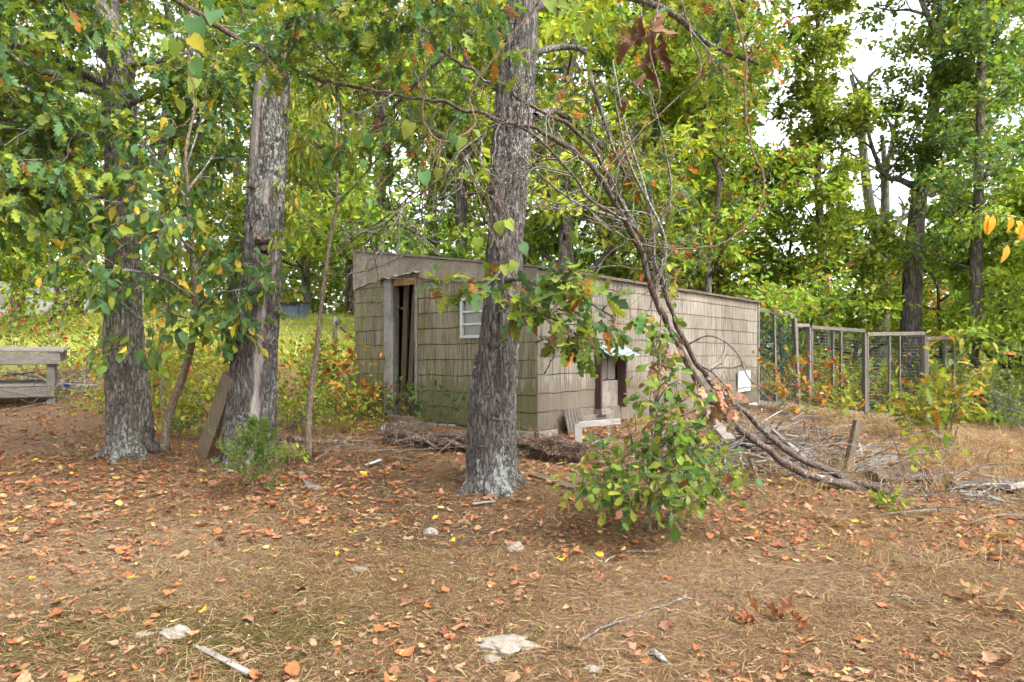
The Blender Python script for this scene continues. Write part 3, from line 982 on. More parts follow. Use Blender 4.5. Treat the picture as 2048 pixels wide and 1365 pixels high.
# wood resting against and below the siding
def plank(name, a, b, w, t, mat, label, cat='board', up=(0, 0, 1), group=None, jit=.003):
    a, b = np.asarray(a, float), np.asarray(b, float)
    lo = a if a[2] < b[2] else b
    return single(name, MB().bar(a, b, w, t, up, .004, jit), M[mat], label, cat, lo, group)
def corrugated(a, b, h, label):
    mb = MB()
    n = 26
    Vv, Q = [], []
    for i in range(n + 1):
        p = a + (b - a) * i / n + N_LONG * .012 * math.sin(i * 1.3)
        Vv += [p, p + UP * h - N_LONG * .07]
    for i in range(n):
        Q += [[2 * i, 2 * i + 2, 2 * i + 3, 2 * i + 1]]
    mb.add(Vv, Q)
    mb.add([q - N_LONG * .004 for q in Vv], [q[::-1] for q in Q])
    return single('corrugated_sheet', mb, M['grey_wood'], label, 'sheet', a)
corrugated(on_long(.38, .52, .16), on_long(.72, .53, .15), .3, 'grey rippled sheet leaning on the shed beside its near corner')
plank('board_scrap', on_long(.8, .63, .05), on_long(1.5, .66, .05), .02, .16, 'grey_wood_x', 'grey board lying along the shed wall below the hatch')
plank('frame_scrap', GX(1158, 7.2, .0), W(1157, 848, 7.3), .07, .03, 'white_wood', 'white painted upright of a broken frame before the hatch', up=(0, 1, 0))
plank('frame_scrap', W(1157, 850, 7.3), W(1240, 843, 7.5), .06, .03, 'white_wood', 'white painted top rail of a broken frame before the hatch', up=(0, 1, 0))
plank('sill_board', on_end(.18, .52, .14), on_end(.42, .56, .12), .02, .15, 'concrete', 'pale board scrap on the ground beside the big oak and the shed corner')
plank('sill_board', on_end(1.55, .55, .12), on_end(1.95, .56, .12), .03, .1, 'white_wood', 'pale board scrap under the shed wall between doorway and big oak')
# ------------------------------------------------------------------ near trees
def wp(lst, Y):
    return [W(a, b, Y) if not isinstance(Y, (list, tuple)) else W(a, b, y) for (a, b), y in zip(lst, Y if isinstance(Y, (list, tuple)) else [Y] * len(lst))]

def limb(lst, r0, r1, k=6):
    """explicit limb: [(px,py,Y)...] -> smooth polyline with radii"""
    P = smooth_path([W(*q) for q in lst], k)
    return P, np.linspace(r0, r1, len(P))

def single_leaves(rng, thing, parent, sites_geo, tpl, mat, n, name='leaf'):
    """leaf objects sharing one mesh; sites_geo = (P, frames, sizes, cols)"""
    P, (b, a, u), s, c = sites_geo
    tv, tq = TPL[tpl]
    key = 'mesh_' + tpl
    if key not in M:
        ms = []
        for q in range(4):
            vv = tv + RNG.normal(0, .025, tv.shape)
            me = make_mesh(tpl + '_leaf', vv, tq, None, np.ones((len(tv), 3)), True)
            ms.append(me)
        M[key] = ms
    for i in range(n):
        me = M[key][i % 4]
        o = link(name, me, mat, parent)
        m = Matrix(((b[i][0] * s[i], a[i][0] * s[i], u[i][0] * s[i], P[i][0] - thing.base[0]),
                    (b[i][1] * s[i], a[i][1] * s[i], u[i][1] * s[i], P[i][1] - thing.base[1]),
                    (b[i][2] * s[i], a[i][2] * s[i], u[i][2] * s[i], P[i][2] - thing.base[2]), (0, 0, 0, 1)))
        o.matrix_local = m
        o.color = (c[i][0], c[i][1], c[i][2], 1)

def leaf_sites(rng, sites, k, spread, size, palette, droop=.4, szj=.2, dspread=.7, upw=1.0, jit=.18):
    P = np.repeat(np.array([s[0] for s in sites]), k, 0)
    D = np.repeat(np.array([s[1] for s in sites]), k, 0)
    off = rng.normal(0, 1, P.shape)
    P = P + off * spread
    fr = leaf_frames(P, D + off * .5, rng, droop, dspread, upw)
    return P, fr, size * np.exp(rng.normal(0, szj, len(P))), pal(rng, len(P), palette, jit)

def pick(sg, idx):
    P, (b, a, u), s, c = sg
    return P[idx], (b[idx], a[idx], u[idx]), s[idx], c[idx]

def mixed_crown(rng, thing, parent, sg, tpl, mat, nmax=300, rest='foliage', tpl_rest=None):
    """the nmax leaves showing largest are objects, the rest one part"""
    P, fr, s, c = sg
    vis = s / np.maximum(P[:, 1], .5)
    px = 1024 + F_PX * P[:, 0] / P[:, 1]
    py = HOR - F_PX * (P[:, 2] - CAM_Z) / P[:, 1]
    vis = np.where((px > -5) & (px < 2055) & (py > -5) & (py < 1370), vis, 0)
    order = np.argsort(-vis)
    a, b = order[:nmax], order[nmax:]
    single_leaves(rng, thing, parent, pick(sg, a), tpl, mat, len(a))
    if len(b):
        P2, f2, s2, c2 = pick(sg, b)
        V, Q, C = leaves_geo(P2, f2, s2, tpl_rest or tpl, c2, .02, rng)
        thing.part(rest, (V, Q, None), mat, parent if parent is not thing.o else None, C, kind='stuff')

def roots(t, trunk, px, Y, r, n, seed, mat):
    rng = np.random.default_rng(seed)
    c = GX(px, Y)
    for q in range(n):
        az = 2 * math.pi * (q + rng.uniform(-.3, .3)) / n
        d = np.array([math.cos(az), math.sin(az), 0])
        L = rng.uniform(.06, .16)
        pts = []
        for f, h in ((.5, .22), (.85, .09), (1.1, .02), (1.4, -.04), (1.8, -.1)):
            p = c + d * (r * .86 * f + (L * (f - .9) if f > .9 else 0)) + np.array([-d[1], d[0], 0]) * rng.normal(0, .02)
            p[2] = float(gzn(p[0], p[1])[0]) + h
            pts.append(p)
        P = smooth_path(pts, 4)
        t.part('root', MB().tube(P, np.linspace(.075, .03, len(P)) * rng.uniform(.8, 1.2), 10, False), M[mat], trunk, smooth=True)

# --- left oak
def left_oak():
    rng = np.random.default_rng(3)
    Y = 7.1
    base = GX(258, Y)
    t = Thing('oak_tree', 'tall forked oak with furrowed grey bark behind the young cherry', 'tree', base)
    tr = [(262, 925), (260, 860), (255, 780), (249, 700), (246, 600), (245, 500), (243, 400), (243, 310), (240, 220), (236, 160)]
    ra = [.235, .222, .208, .196, .18, .162, .158, .158, .162, .145]
    V, Q, T, c = bark_trunk([W(a, b, Y) for a, b in tr], ra, flare=(.2, .018, 5), seed=4, amp=.022)
    trunk = t.part('trunk', (V, Q, T), M['oak_bark'], smooth=True)
    roots(t, trunk, 262, Y, .25, 7, 1, 'oak_bark')
    br, sites = [], []
    L = [([(240, 175, 7.1), (250, 120, 7.05), (222, 60, 7.0), (195, 0, 7.0), (170, -140, 7.0)], .11, .07),
         ([(236, 170, 7.1), (225, 90, 7.2), (222, 0, 7.3), (232, -150, 7.4)], .1, .06),
         ([(225, 130, 7.1), (185, 85, 7.2), (150, 30, 7.3), (125, -60, 7.4)], .055, .03),
         ([(225, 175, 7.1), (150, 140, 6.8), (60, 100, 6.4), (-40, 80, 6.2)], .05, .02),
         ([(228, 190, 7.0), (170, 180, 6.7), (110, 150, 6.2), (40, 125, 5.8), (-60, 40, 5.5)], .04, .02),
         ([(232, 390, 7.0), (190, 350, 6.6), (120, 300, 6.2), (40, 255, 5.9), (-60, 240, 5.8)], .035, .014),
         ([(228, 250, 7.0), (180, 270, 6.4), (110, 260, 6.0), (20, 200, 5.7)], .03, .012),
         ([(226, 260, 6.95), (170, 290, 6.4), (90, 330, 5.9), (0, 370, 5.6)], .025, .01),
         ([(255, 210, 7.0), (320, 180, 6.9), (400, 140, 7.0), (470, 120, 7.4)], .035, .012),
         ([(256, 130, 7.0), (330, 120, 7.0), (400, 95, 7.4), (500, 60, 8.0)], .03, .012),
         ([(258, 300, 7.1), (310, 290, 7.3), (400, 250, 7.6), (470, 200, 8)], .025, .01),
         ([(195, 20, 7.0), (120, -10, 6.5), (40, 30, 6.0)], .03, .012),
         ([(230, 390, 7.0), (150, 400, 6.7), (60, 380, 6.2), (-40, 400, 6)], .022, .009)]
    limbs = MB()
    for lst, r0, r1 in L:
        P, R = limb(lst, r0, r1)
        limbs.tube(P, R, 10, False)
        big = r0 > .06
        spawn_along(rng, P, 5 if big else 9, .35 if big else .2, 1, .75, .009, 1, br, sites, bias=(0, -.15, -.05), nch=(5,), nsite=5, trop=-.03, flat=.3)
    t.part('limbs', limbs, M['oak_bark'], smooth=True)
    t.part('twigs', branch_geo(br), M['twig_bark'], smooth=True, kind='stuff')
    sg = leaf_sites(rng, sites, 2, .035, .135, PAL['oak_left'], .5, .22)
    crown = t.part('crown', branch_geo(br[:3]), M['twig_bark'])
    mixed_crown(rng, t, crown, sg, 'oak', M['leaf_near'], 300)
    return t

# --- dead snag
def snag():
    Y = 6.9
    base = GX(505, Y)
    t = Thing('dead_tree', 'dead broken-topped trunk with bare wood strips, standing behind the small cedar', 'tree', base)
    tr = [(503, 935), (500, 880), (503, 800), (511, 700), (518, 600), (524, 500), (531, 400), (538, 300), (543, 200), (548, 110), (551, 30)]
    ra = [.285, .262, .245, .225, .212, .2, .192, .185, .175, .16, .14]
    def mask(TH, f):
        def band(a, w):
            d = np.abs((TH - a + math.pi) % (2 * math.pi) - math.pi)
            return np.clip((w - d) / .08, 0, 1)
        lowr = band(-1.05 + .0 * f, .17 + .05 * np.sin(f * 60)) * np.clip((f - .07) / .03, 0, 1) * np.clip((.47 - f) / .03, 0, 1)
        upl = band(-2.35 + .15 * f, .42 + .06 * np.sin(f * 40)) * np.clip((f - .60) / .12, 0, 1)
        hole = band(-1.2, .16) * np.clip((f - .57) / .01, 0, 1) * np.clip((.63 - f) / .01, 0, 1)
        return np.clip(lowr + upl + hole, 0, 1)
    zl, zr = W(0, 45, Y)[2], W(0, 95, Y)[2]
    def top(TH):
        d = np.abs((TH - (-2.4) + math.pi) % (2 * math.pi) - math.pi)
        j = .06 * np.sin(TH * 9) + .04 * np.sin(TH * 17 + 1)
        return np.where(d < .8, zl - .28 * d, np.where(d < 1.15, zr - .32, zr - .03)) + j
    V, Q, T, c = bark_trunk([W(a, b, Y) for a, b in tr], ra, flare=(.18, .025, 4), seed=9, amp=.022, top=top, mask=mask, fr=5.5, fz=3)
    m = M['lichen_bark'].copy()
    m.name = 'snag_bark'
    nt = m.node_tree
    b = nt.nodes['Principled BSDF']
    src = b.inputs['Base Color'].links[0].from_socket
    at = N(nt, 'Attribute', attribute_name='Col')
    nz = noise_n(nt, 9, 6, .7, mapping(nt, (1, 1, .12)))
    wood = ramp(nt, nz.outputs[0], [(.3, (.12, .085, .065)), (.5, (.25, .215, .19)), (.7, (.34, .305, .28))])
    nt.links.new(mixc(nt, src, wood.outputs[0], at.outputs['Color']), b.inputs['Base Color'])
    tk = t.part('trunk', (V, Q, T), m, col=c, smooth=True)
    roots(t, tk, 503, Y, .28, 6, 3, 'lichen_bark')
    # knots and broken branch stubs
    for (px, py, dx, r) in ((520, 482, -.02, .05), (524, 500, .05, .035), (510, 375, -.1, .02)):
        p = W(px, py, Y - .19)
        mb = MB()
        P = [p + np.array([0, .06, 0]), p + np.array([dx * .3, -.02, .005]), p + np.array([dx, -.05, -.01])]
        mb.tube(P, [r * 1.5, r, r * .55], 10)
        t.part('knot', mb, M['rotten'], tk, smooth=True)
    # slab of loose bark on the shaded side
    mb = MB()
    pth = smooth_path([W(470, 690, 6.85), W(474, 640, 6.84), W(486, 590, 6.85), W(492, 540, 6.87)], 5)
    Vv, Q = [], []
    for i, p in enumerate(pth):
        w = .05 + .03 * math.sin(i * 1.9)
        Vv += [p + np.array([-w * .6, .02, 0]), p + np.array([.04, -.04, 0]), p + np.array([.05, .04, 0])]
    for i in range(len(pth) - 1):
        a, b2 = 3 * i, 3 * i + 3
        Q += [[a, a + 1, b2 + 1, b2], [a + 1, a + 2, b2 + 2, b2 + 1], [a + 2, a, b2, b2 + 2]]
    mb.add(Vv, Q)
    t.part('loose_bark', mb, M['dark_wood'], tk)

# --- centre oak
def centre_oak():
    rng = np.random.default_rng(8)
    Y = 5.84
    base = GX(985, Y)
    t = Thing('oak_tree', 'big lichen-spotted oak trunk standing in front of the shed', 'tree', base)
    tr = [(985, 985), (984, 930), (983, 860), (985, 790), (994, 720), (1002, 640), (1007, 560), (1011, 480), (1016, 400), (1022, 300), (1030, 200), (1038, 100), (1045, 0), (1056, -200), (1060, -420)]
    ra = [.235, .222, .212, .205, .186, .172, .165, .162, .165, .17, .17, .162, .15, .13, .1]
    V, Q, T, c = bark_trunk([W(a, b, Y) for a, b in tr], ra, flare=(.16, .028, 5), seed=2, amp=.02, fr=5)
    trunk = t.part('trunk', (V, Q, T), M['lichen_bark'], smooth=True)
    roots(t, trunk, 985, Y, .235, 7, 2, 'lichen_bark')
    # old scars low on the trunk
    for (px, py, w) in ((990, 838, .05), (975, 895, .055), (990, 828, .035)):
        p = W(px, py, Y - .2)
        t.part('scar', MB().bar(p + np.array([-w, .0, .004]), p + np.array([w, -.002, -.012]), .03, .012, (0, 0, 1), .004), M['dark_wood'], trunk)
    br, sites = [], []
    lbr, lsites = [], []
    limbs = MB()
    L = [([(1050, 110, 5.8), (1120, 95, 6.4), (1170, 105, 6.4), (1185, 170, 6.4), (1215, 260, 6.4), (1240, 330, 6.4), (1300, 430, 6.8)], .034, .01, 'R'),
         ([(1070, 235, 5.8), (1110, 225, 6.4), (1180, 270, 6.7), (1250, 350, 6.8), (1330, 440, 6.8)], .04, .012, 'R'),
         ([(1060, 20, 5.8), (1180, -20, 6.4), (1330, 20, 6.4), (1420, 90, 6.7), (1520, 130, 6.7)], .05, .014, 'R'),
         ([(1060, -60, 5.8), (1200, -120, 6.4), (1380, -60, 6.8), (1500, 10, 6.9)], .05, .014, 'R'),
         ([(1020, 60, 5.8), (960, 60, 5.8), (900, 100, 5.9), (800, 200, 6.1), (720, 290, 6.3)], .035, .01, 'L'),
         ([(1020, 75, 5.75), (900, 62, 5.6), (800, 65, 5.5), (700, 100, 5.4)], .03, .01, 'L'),
         ([(1030, 0, 5.8), (900, -60, 5.6), (750, -20, 5.4), (620, 40, 5.2), (560, 60, 5.2)], .04, .012, 'L'),
         ([(1040, -120, 5.8), (1000, -140, 5.0), (930, -60, 4.6), (850, 20, 4.4)], .04, .01, 'L'),
         ([(1015, 560, 5.7), (1040, 560, 5.45), (1080, 570, 5.25), (1150, 590, 5.1), (1235, 640, 5.0)], .02, .007, 'low'),
         ([(1005, 535, 5.7), (985, 560, 5.4), (955, 578, 5.2), (915, 590, 5.1)], .012, .005, 'low2'),
         ([(1018, 590, 5.65), (1060, 620, 5.35), (1110, 640, 5.2), (1150, 670, 5.1)], .014, .006, 'low')]
    for lst, r0, r1, kind in L:
        P, R = limb(lst, r0, r1)
        limbs.tube(P, R, 9, False)
        if kind == 'low2':
            spawn_along(rng, P, 5, .3, 1, .18, .004, 1, lbr, lsites, nch=(3,), nsite=3, trop=.02, flat=.5, bias=(0, -.2, .15))
        elif kind == 'low':
            spawn_along(rng, P, 9, .25, 1, .26, .005, 1, lbr, lsites, nch=(4,), nsite=4, trop=-.02, flat=.5, bias=(0, -.2, -.1))
        else:
            spawn_along(rng, P, 8, .3, 1, .6, .007, 1, br, sites, nch=(4,), nsite=5, trop=-.05, bias=(0, -.05, -.15))
    t.part('limbs', limbs, M['oak_bark'], smooth=True)
    t.part('twigs', branch_geo(br + lbr), M['twig_bark'], smooth=True, kind='stuff')
    sg = leaf_sites(rng, lsites, 1, .02, .145, [(4, MG), (3, YG), (2, TG), (.5, BR), (.5, OR)], .4, .2)
    low = t.part('low_spray', branch_geo(lbr[:2]), M['twig_bark'])
    mixed_crown(rng, t, low, sg, 'oak', M['leaf_near'], 300)
    P = np.array([s[0] for s in sites])
    right = [s for s in sites if s[0][0] > 0.25]
    left = [s for s in sites if s[0][0] <= 0.25]
    for nm, ss, pl in (('crown', left, PAL['oak_mid']), ('crown', right, [(4, YG), (4, MG), (1.6, TG), (.7, OR), (.7, BR), (.4, RD), (.7, LY)])):
        V, Q, C = site_leaves(rng, ss, 2, .04, .135, 'oak', pl, .55)
        t.part(nm, (V, Q, None), M['leaf_near'], None, C, kind='stuff')
    return t

# --- young cherry with glossy oval leaves
def cherry():
    rng = np.random.default_rng(21)
    base = GX(330, 7.0)
    t = Thing('cherry_tree', 'young leaning tree with glossy green and yellow oval leaves between the two trunks', 'tree', base)
    tr = [(330, 900, 7.0), (335, 840, 7.0), (352, 790, 6.95), (370, 740, 6.9), (385, 680, 6.8), (390, 620, 6.7), (386, 540, 6.6), (380, 460, 6.5), (375, 380, 6.4), (372, 300, 6.4), (395, 200, 6.5)]
    P, R = limb(tr, .048, .012)
    t.part('trunk', MB().tube(P, R, 10), M['thin_bark'], smooth=True)
    P2, R2 = limb([(332, 870, 7.0), (325, 800, 7.05), (322, 740, 7.1), (330, 660, 7.2), (345, 600, 7.2)], .012, .006)
    P3, R3 = limb([(356, 780, 6.95), (385, 800, 6.8), (420, 810, 6.7)], .006, .003)
    limbs = MB().tube(P2, R2, 6, False).tube(P3, R3, 5, False)
    br, sites = [], []
    for lst, r0, r1 in (([(388, 600, 6.7), (330, 560, 6.4), (250, 540, 6.1), (190, 550, 5.9), (150, 500, 5.9)], .016, .006), ([(388, 620, 6.7), (430, 590, 6.5), (480, 580, 6.35), (525, 570, 6.25)], .014, .006),
                        ([(386, 550, 6.6), (430, 480, 6.9), (460, 420, 7.3)], .014, .006), ([(384, 500, 6.5), (320, 440, 6.3), (260, 410, 6.1), (200, 400, 6.1)], .014, .006),
                        ([(376, 400, 6.4), (320, 330, 6.4), (290, 280, 6.5)], .012, .005), ([(376, 380, 6.4), (420, 320, 6.9), (450, 260, 7.4)], .012, .005),
                        ([(387, 640, 6.75), (340, 630, 6.4), (290, 640, 6.2), (250, 610, 6.1)], .01, .005), ([(388, 650, 6.75), (420, 650, 6.6), (450, 640, 6.5)], .01, .005),
                        ([(384, 520, 6.55), (360, 470, 6.1), (330, 430, 5.8)], .01, .005), ([(374, 330, 6.4), (405, 230, 6.7), (420, 140, 7.0)], .01, .005)):
        P, R = limb(lst, r0, r1)
        limbs.tube(P, R, 6, False)
        spawn_along(rng, P, 11, .12, 1, .4, .004, 1, br, sites, nch=(4,), nsite=4, trop=-.06, flat=.5, bias=(0, -.1, -.1))
    t.part('limbs', limbs, M['twig_bark'], smooth=True)
    t.part('twigs', branch_geo(br), M['twig_bark'], kind='stuff')
    sg = leaf_sites(rng, sites, 1, .025, .105, PAL['cherry'], .9, .15, .6, .8)
    crown = t.part('crown', branch_geo(br[:2]), M['twig_bark'])
    mixed_crown(rng, t, crown, sg, 'ell', M['leaf_near'], 300)

# --- slender sapling with drooping narrow leaves
def sapling():
    rng = np.random.default_rng(31)
    base = GX(617, 6.8)
    t = Thing('sapling', 'slender pale sapling rising in front of the grassy slope', 'tree', base)
    tr = [(617, 920, 6.8), (617, 850, 6.8), (622, 780, 6.8), (633, 700, 6.8), (642, 620, 6.8), (650, 550, 6.8), (662, 470, 6.8), (672, 420, 6.8), (674, 360, 6.8), (671, 260, 6.8), (678, 200, 6.8)]
    P, R = limb(tr, .034, .008)
    t.part('trunk', MB().tube(P, R, 10), M['thin_bark'], smooth=True)
    limbs = MB()
    br, sites = [], []
    for lst, r0, r1 in (([(655, 520, 6.8), (720, 470, 6.6), (790, 420, 6.4), (880, 330, 6.2)], .011, .004), ([(672, 410, 6.8), (720, 360, 6.6), (780, 290, 6.4), (850, 250, 6.3)], .012, .004),
                        ([(673, 380, 6.8), (640, 300, 6.9), (600, 230, 7)], .009, .003), ([(650, 550, 6.8), (720, 545, 6.6), (790, 520, 6.4), (850, 480, 6.3)], .008, .003),
                        ([(672, 300, 6.8), (720, 250, 6.9), (760, 200, 7)], .008, .003), ([(660, 480, 6.8), (610, 440, 7), (575, 400, 7.2)], .008, .003),
                        ([(640, 630, 6.8), (700, 600, 6.7), (760, 585, 6.6)], .006, .002), ([(673, 340, 6.8), (620, 290, 6.9), (580, 260, 7)], .007, .003)):
        P, R = limb(lst, r0, r1)
        limbs.tube(P, R, 6, False)
        spawn_along(rng, P, 7, .3, 1, .4, .0035, 1, br, sites, nch=(3,), nsite=3, trop=-.04)
    t.part('limbs', limbs, M['thin_bark'], smooth=True)
    t.part('twigs', branch_geo(br), M['twig_bark'], kind='stuff')
    keep = [s for s in sites if s[0][0] < -1.55 and s[0][2] > 2.4]
    V, Q, C = site_leaves(rng, keep, 4, .06, .1, 'narrow', [(5, YG), (3, MG), (2, LY), (.5, YE)], 1.4, .2, .4)
    t.part('crown', (V, Q, None), M['leaf_near'], None, C)
left_oak(); snag(); centre_oak(); cherry(); sapling()

# ------------------------------------------------------------------ trees beyond the shed and fence
def far_tree(rng, name, label, trunk_pts, rad, n_limb, t0, Llimb, palette, leaf=.14, k=7, bark='far_bark', group=None, nch=(4, 4), forks=(), leaves=True, spread=.16, tpl='tri', asp=1.0, droop=.3):
    base = trunk_pts[0]
    t = Thing(name, label, 'tree', base, group)
    P = smooth_path(trunk_pts, 5)
    R = np.interp(np.linspace(0, 1, len(P)), [0, .06, 1], [rad * 1.3, rad, rad * .3])
    mb = MB().tube(P, R, 14)
    t.part('trunk', mb, M[bark], smooth=True)
    br, sites = [], []
    fk = MB()
    paths = [(P, t0, n_limb)]
    for lst, r0, r1 in forks:
        Pf = smooth_path(lst, 5)
        fk.tube(Pf, np.linspace(r0, r1, len(Pf)), 9, False)
        paths.append((Pf, .25, max(3, n_limb // 3)))
    if forks:
        t.part('limbs', fk, M[bark], smooth=True)
    for Pp, s0, nl in paths:
        for q in range(nl):
            if not leaves:
                br = []
            f = s0 + (1 - s0) * (q + rng.random()) / nl
            i = min(int(f * (len(Pp) - 1)), len(Pp) - 2)
            p = Pp[i] + (Pp[i + 1] - Pp[i]) * (f * (len(Pp) - 1) - i)
            az = q * 2.4 + rng.random()
            el = rng.uniform(-.1, .5) + .5 * f
            d = np.array([math.cos(az) * math.cos(el), math.sin(az) * math.cos(el), math.sin(el)])
            Lq = Llimb * (1.15 - .75 * f) * rng.uniform(.7, 1.25)
            if leaves:
                grow(rng, p, d, Lq, max(.018, rad * .22 * (1.2 - f)), 2, br, sites, 5, .16, .03, nch, (.5, 1.0), .45, .3, 3, .3)
            else:
                grow(rng, p, d, Lq * .7, max(.015, rad * .2), 1, br, sites, 6, .25, .06, (3, 2), (.5, 1.0), .5, .3, 2)
                t.part('branch', branch_geo(br), M[bark], smooth=True)
    if leaves:
        t.part('branches', branch_geo(br, .008, {0: 3, 1: 4, 2: 6}), M[bark], smooth=True, kind='stuff')
        V, Q, C = site_leaves(rng, sites, k, spread, leaf, tpl, palette, droop, .25, .8, zs=.5)
        t.part('crown', (V, Q, None), M['leaf'], None, C)
    return t

def right_trees():
    rng = np.random.default_rng(77)
    g = 'trees beyond the wire fence'
    px = lambda lst, Y: [W(a, b, Y) for a, b in lst]
    def rooted(lst, Y):
        q = px(lst, Y)
        q[0] = GX(lst[0][0], Y, -.1)
        return q
    Y = 17.
    far_tree(rng, 'oak_tree', 'thick dark oak trunk leaning gently behind the fourth fence panel', rooted([(1822, 830), (1822, 740), (1822, 640), (1826, 540), (1832, 450), (1842, 370), (1856, 290), (1868, 210), (1880, 100), (1884, 0), (1888, -160)], Y), .26, 18, .5, 1.9, PAL['mix'],
             .15, 5, group=g, nch=(4, 3),
             forks=[(px([(1840, 380), (1800, 360), (1770, 350), (1740, 280), (1735, 200)], Y), .09, .03), (px([(1872, 200), (1915, 160), (1950, 90), (1980, 0)], Y), .1, .04), (px([(1880, 80), (1850, 20), (1820, -60)], Y), .09, .04)])
    far_tree(rng, 'dead_tree', 'bare grey dead tree forking high above the wire fence', rooted([(1762, 820), (1760, 700), (1766, 600), (1764, 520), (1762, 470)], 19.), .27, 4, .5, 1.5, None, bark='bleached_bark', group=g, leaves=False,
             forks=[(px([(1762, 490), (1745, 440), (1735, 380), (1726, 300), (1722, 240), (1712, 190), (1702, 150)], 19), .17, .05), (px([(1763, 480), (1770, 420), (1770, 340), (1764, 270)], 19), .16, .05),
                    (px([(1768, 490), (1790, 450), (1822, 425), (1860, 380)], 18.6), .12, .03), (px([(1722, 240), (1735, 190), (1738, 150)], 19), .07, .03), (px([(1770, 350), (1785, 280), (1800, 200)], 19), .08, .02)])
    far_tree(rng, 'oak_tree', 'slim straight oak behind the third fence panel', rooted([(1655, 820), (1652, 700), (1648, 560), (1640, 440), (1635, 330), (1632, 220), (1636, 80), (1632, -80)], 16.5), .13, 24, .22, 1.6, PAL['yg'], .15, 9, group=g, nch=(4, 3))
    far_tree(rng, 'oak_tree', 'leafy blue-green oak at the edge of the yard behind the last fence panel', rooted([(1955, 800), (1953, 660), (1953, 540), (1957, 400), (1960, 260), (1964, 100), (1968, -100)], 15.5), .16, 26, .3, 1.75, PAL['teal'], .14, 6, group=g, nch=(4, 3))
right_trees()

PROTO = []
def make_proto(seed, H, rad, t0, Ll, nl, palette, leaf, k, tpl='rhomb'):
    rng = np.random.default_rng(seed)
    b = np.zeros(3)
    pts = [np.array([0, 0, -.3])]
    for q in range(1, 8):
        pts.append(np.array([rng.normal(0, .12) * q * .5, rng.normal(0, .12) * q * .5, H * q / 7]))
    P = smooth_path(pts, 4)
    mb = MB().tube(P, np.interp(np.linspace(0, 1, len(P)), [0, .06, 1], [rad * 1.3, rad, rad * .25]), 12)
    br, sites = [], []
    for q in range(nl):
        f = t0 + (1 - t0) * (q + rng.random()) / nl
        i = min(int(f * (len(P) - 1)), len(P) - 2)
        az = q * 2.4 + rng.random()
        el = rng.uniform(-.15, .45) + .5 * f
        d = np.array([math.cos(az) * math.cos(el), math.sin(az) * math.cos(el), math.sin(el)])
        grow(rng, P[i], d, Ll * (1.15 - .75 * f) * rng.uniform(.7, 1.25), .05 * (1.3 - f), 2, br, sites, 5, .16, .03, (4, 4), (.5, 1.0), .45, .3, 3, .55)
    V, Q, C = site_leaves(rng, sites, k, .2, leaf, tpl, palette, .3, .3, .8, zs=.45)
    a = mb.get()
    bb = branch_geo(br, .008, {0: 3, 1: 3, 2: 5}).get()
    PROTO.append((make_mesh('trunk', a[0], a[1], a[2], None, True), make_mesh('branches', bb[0], bb[1], bb[2], None, True), make_mesh('crown', V, Q, None, C)))

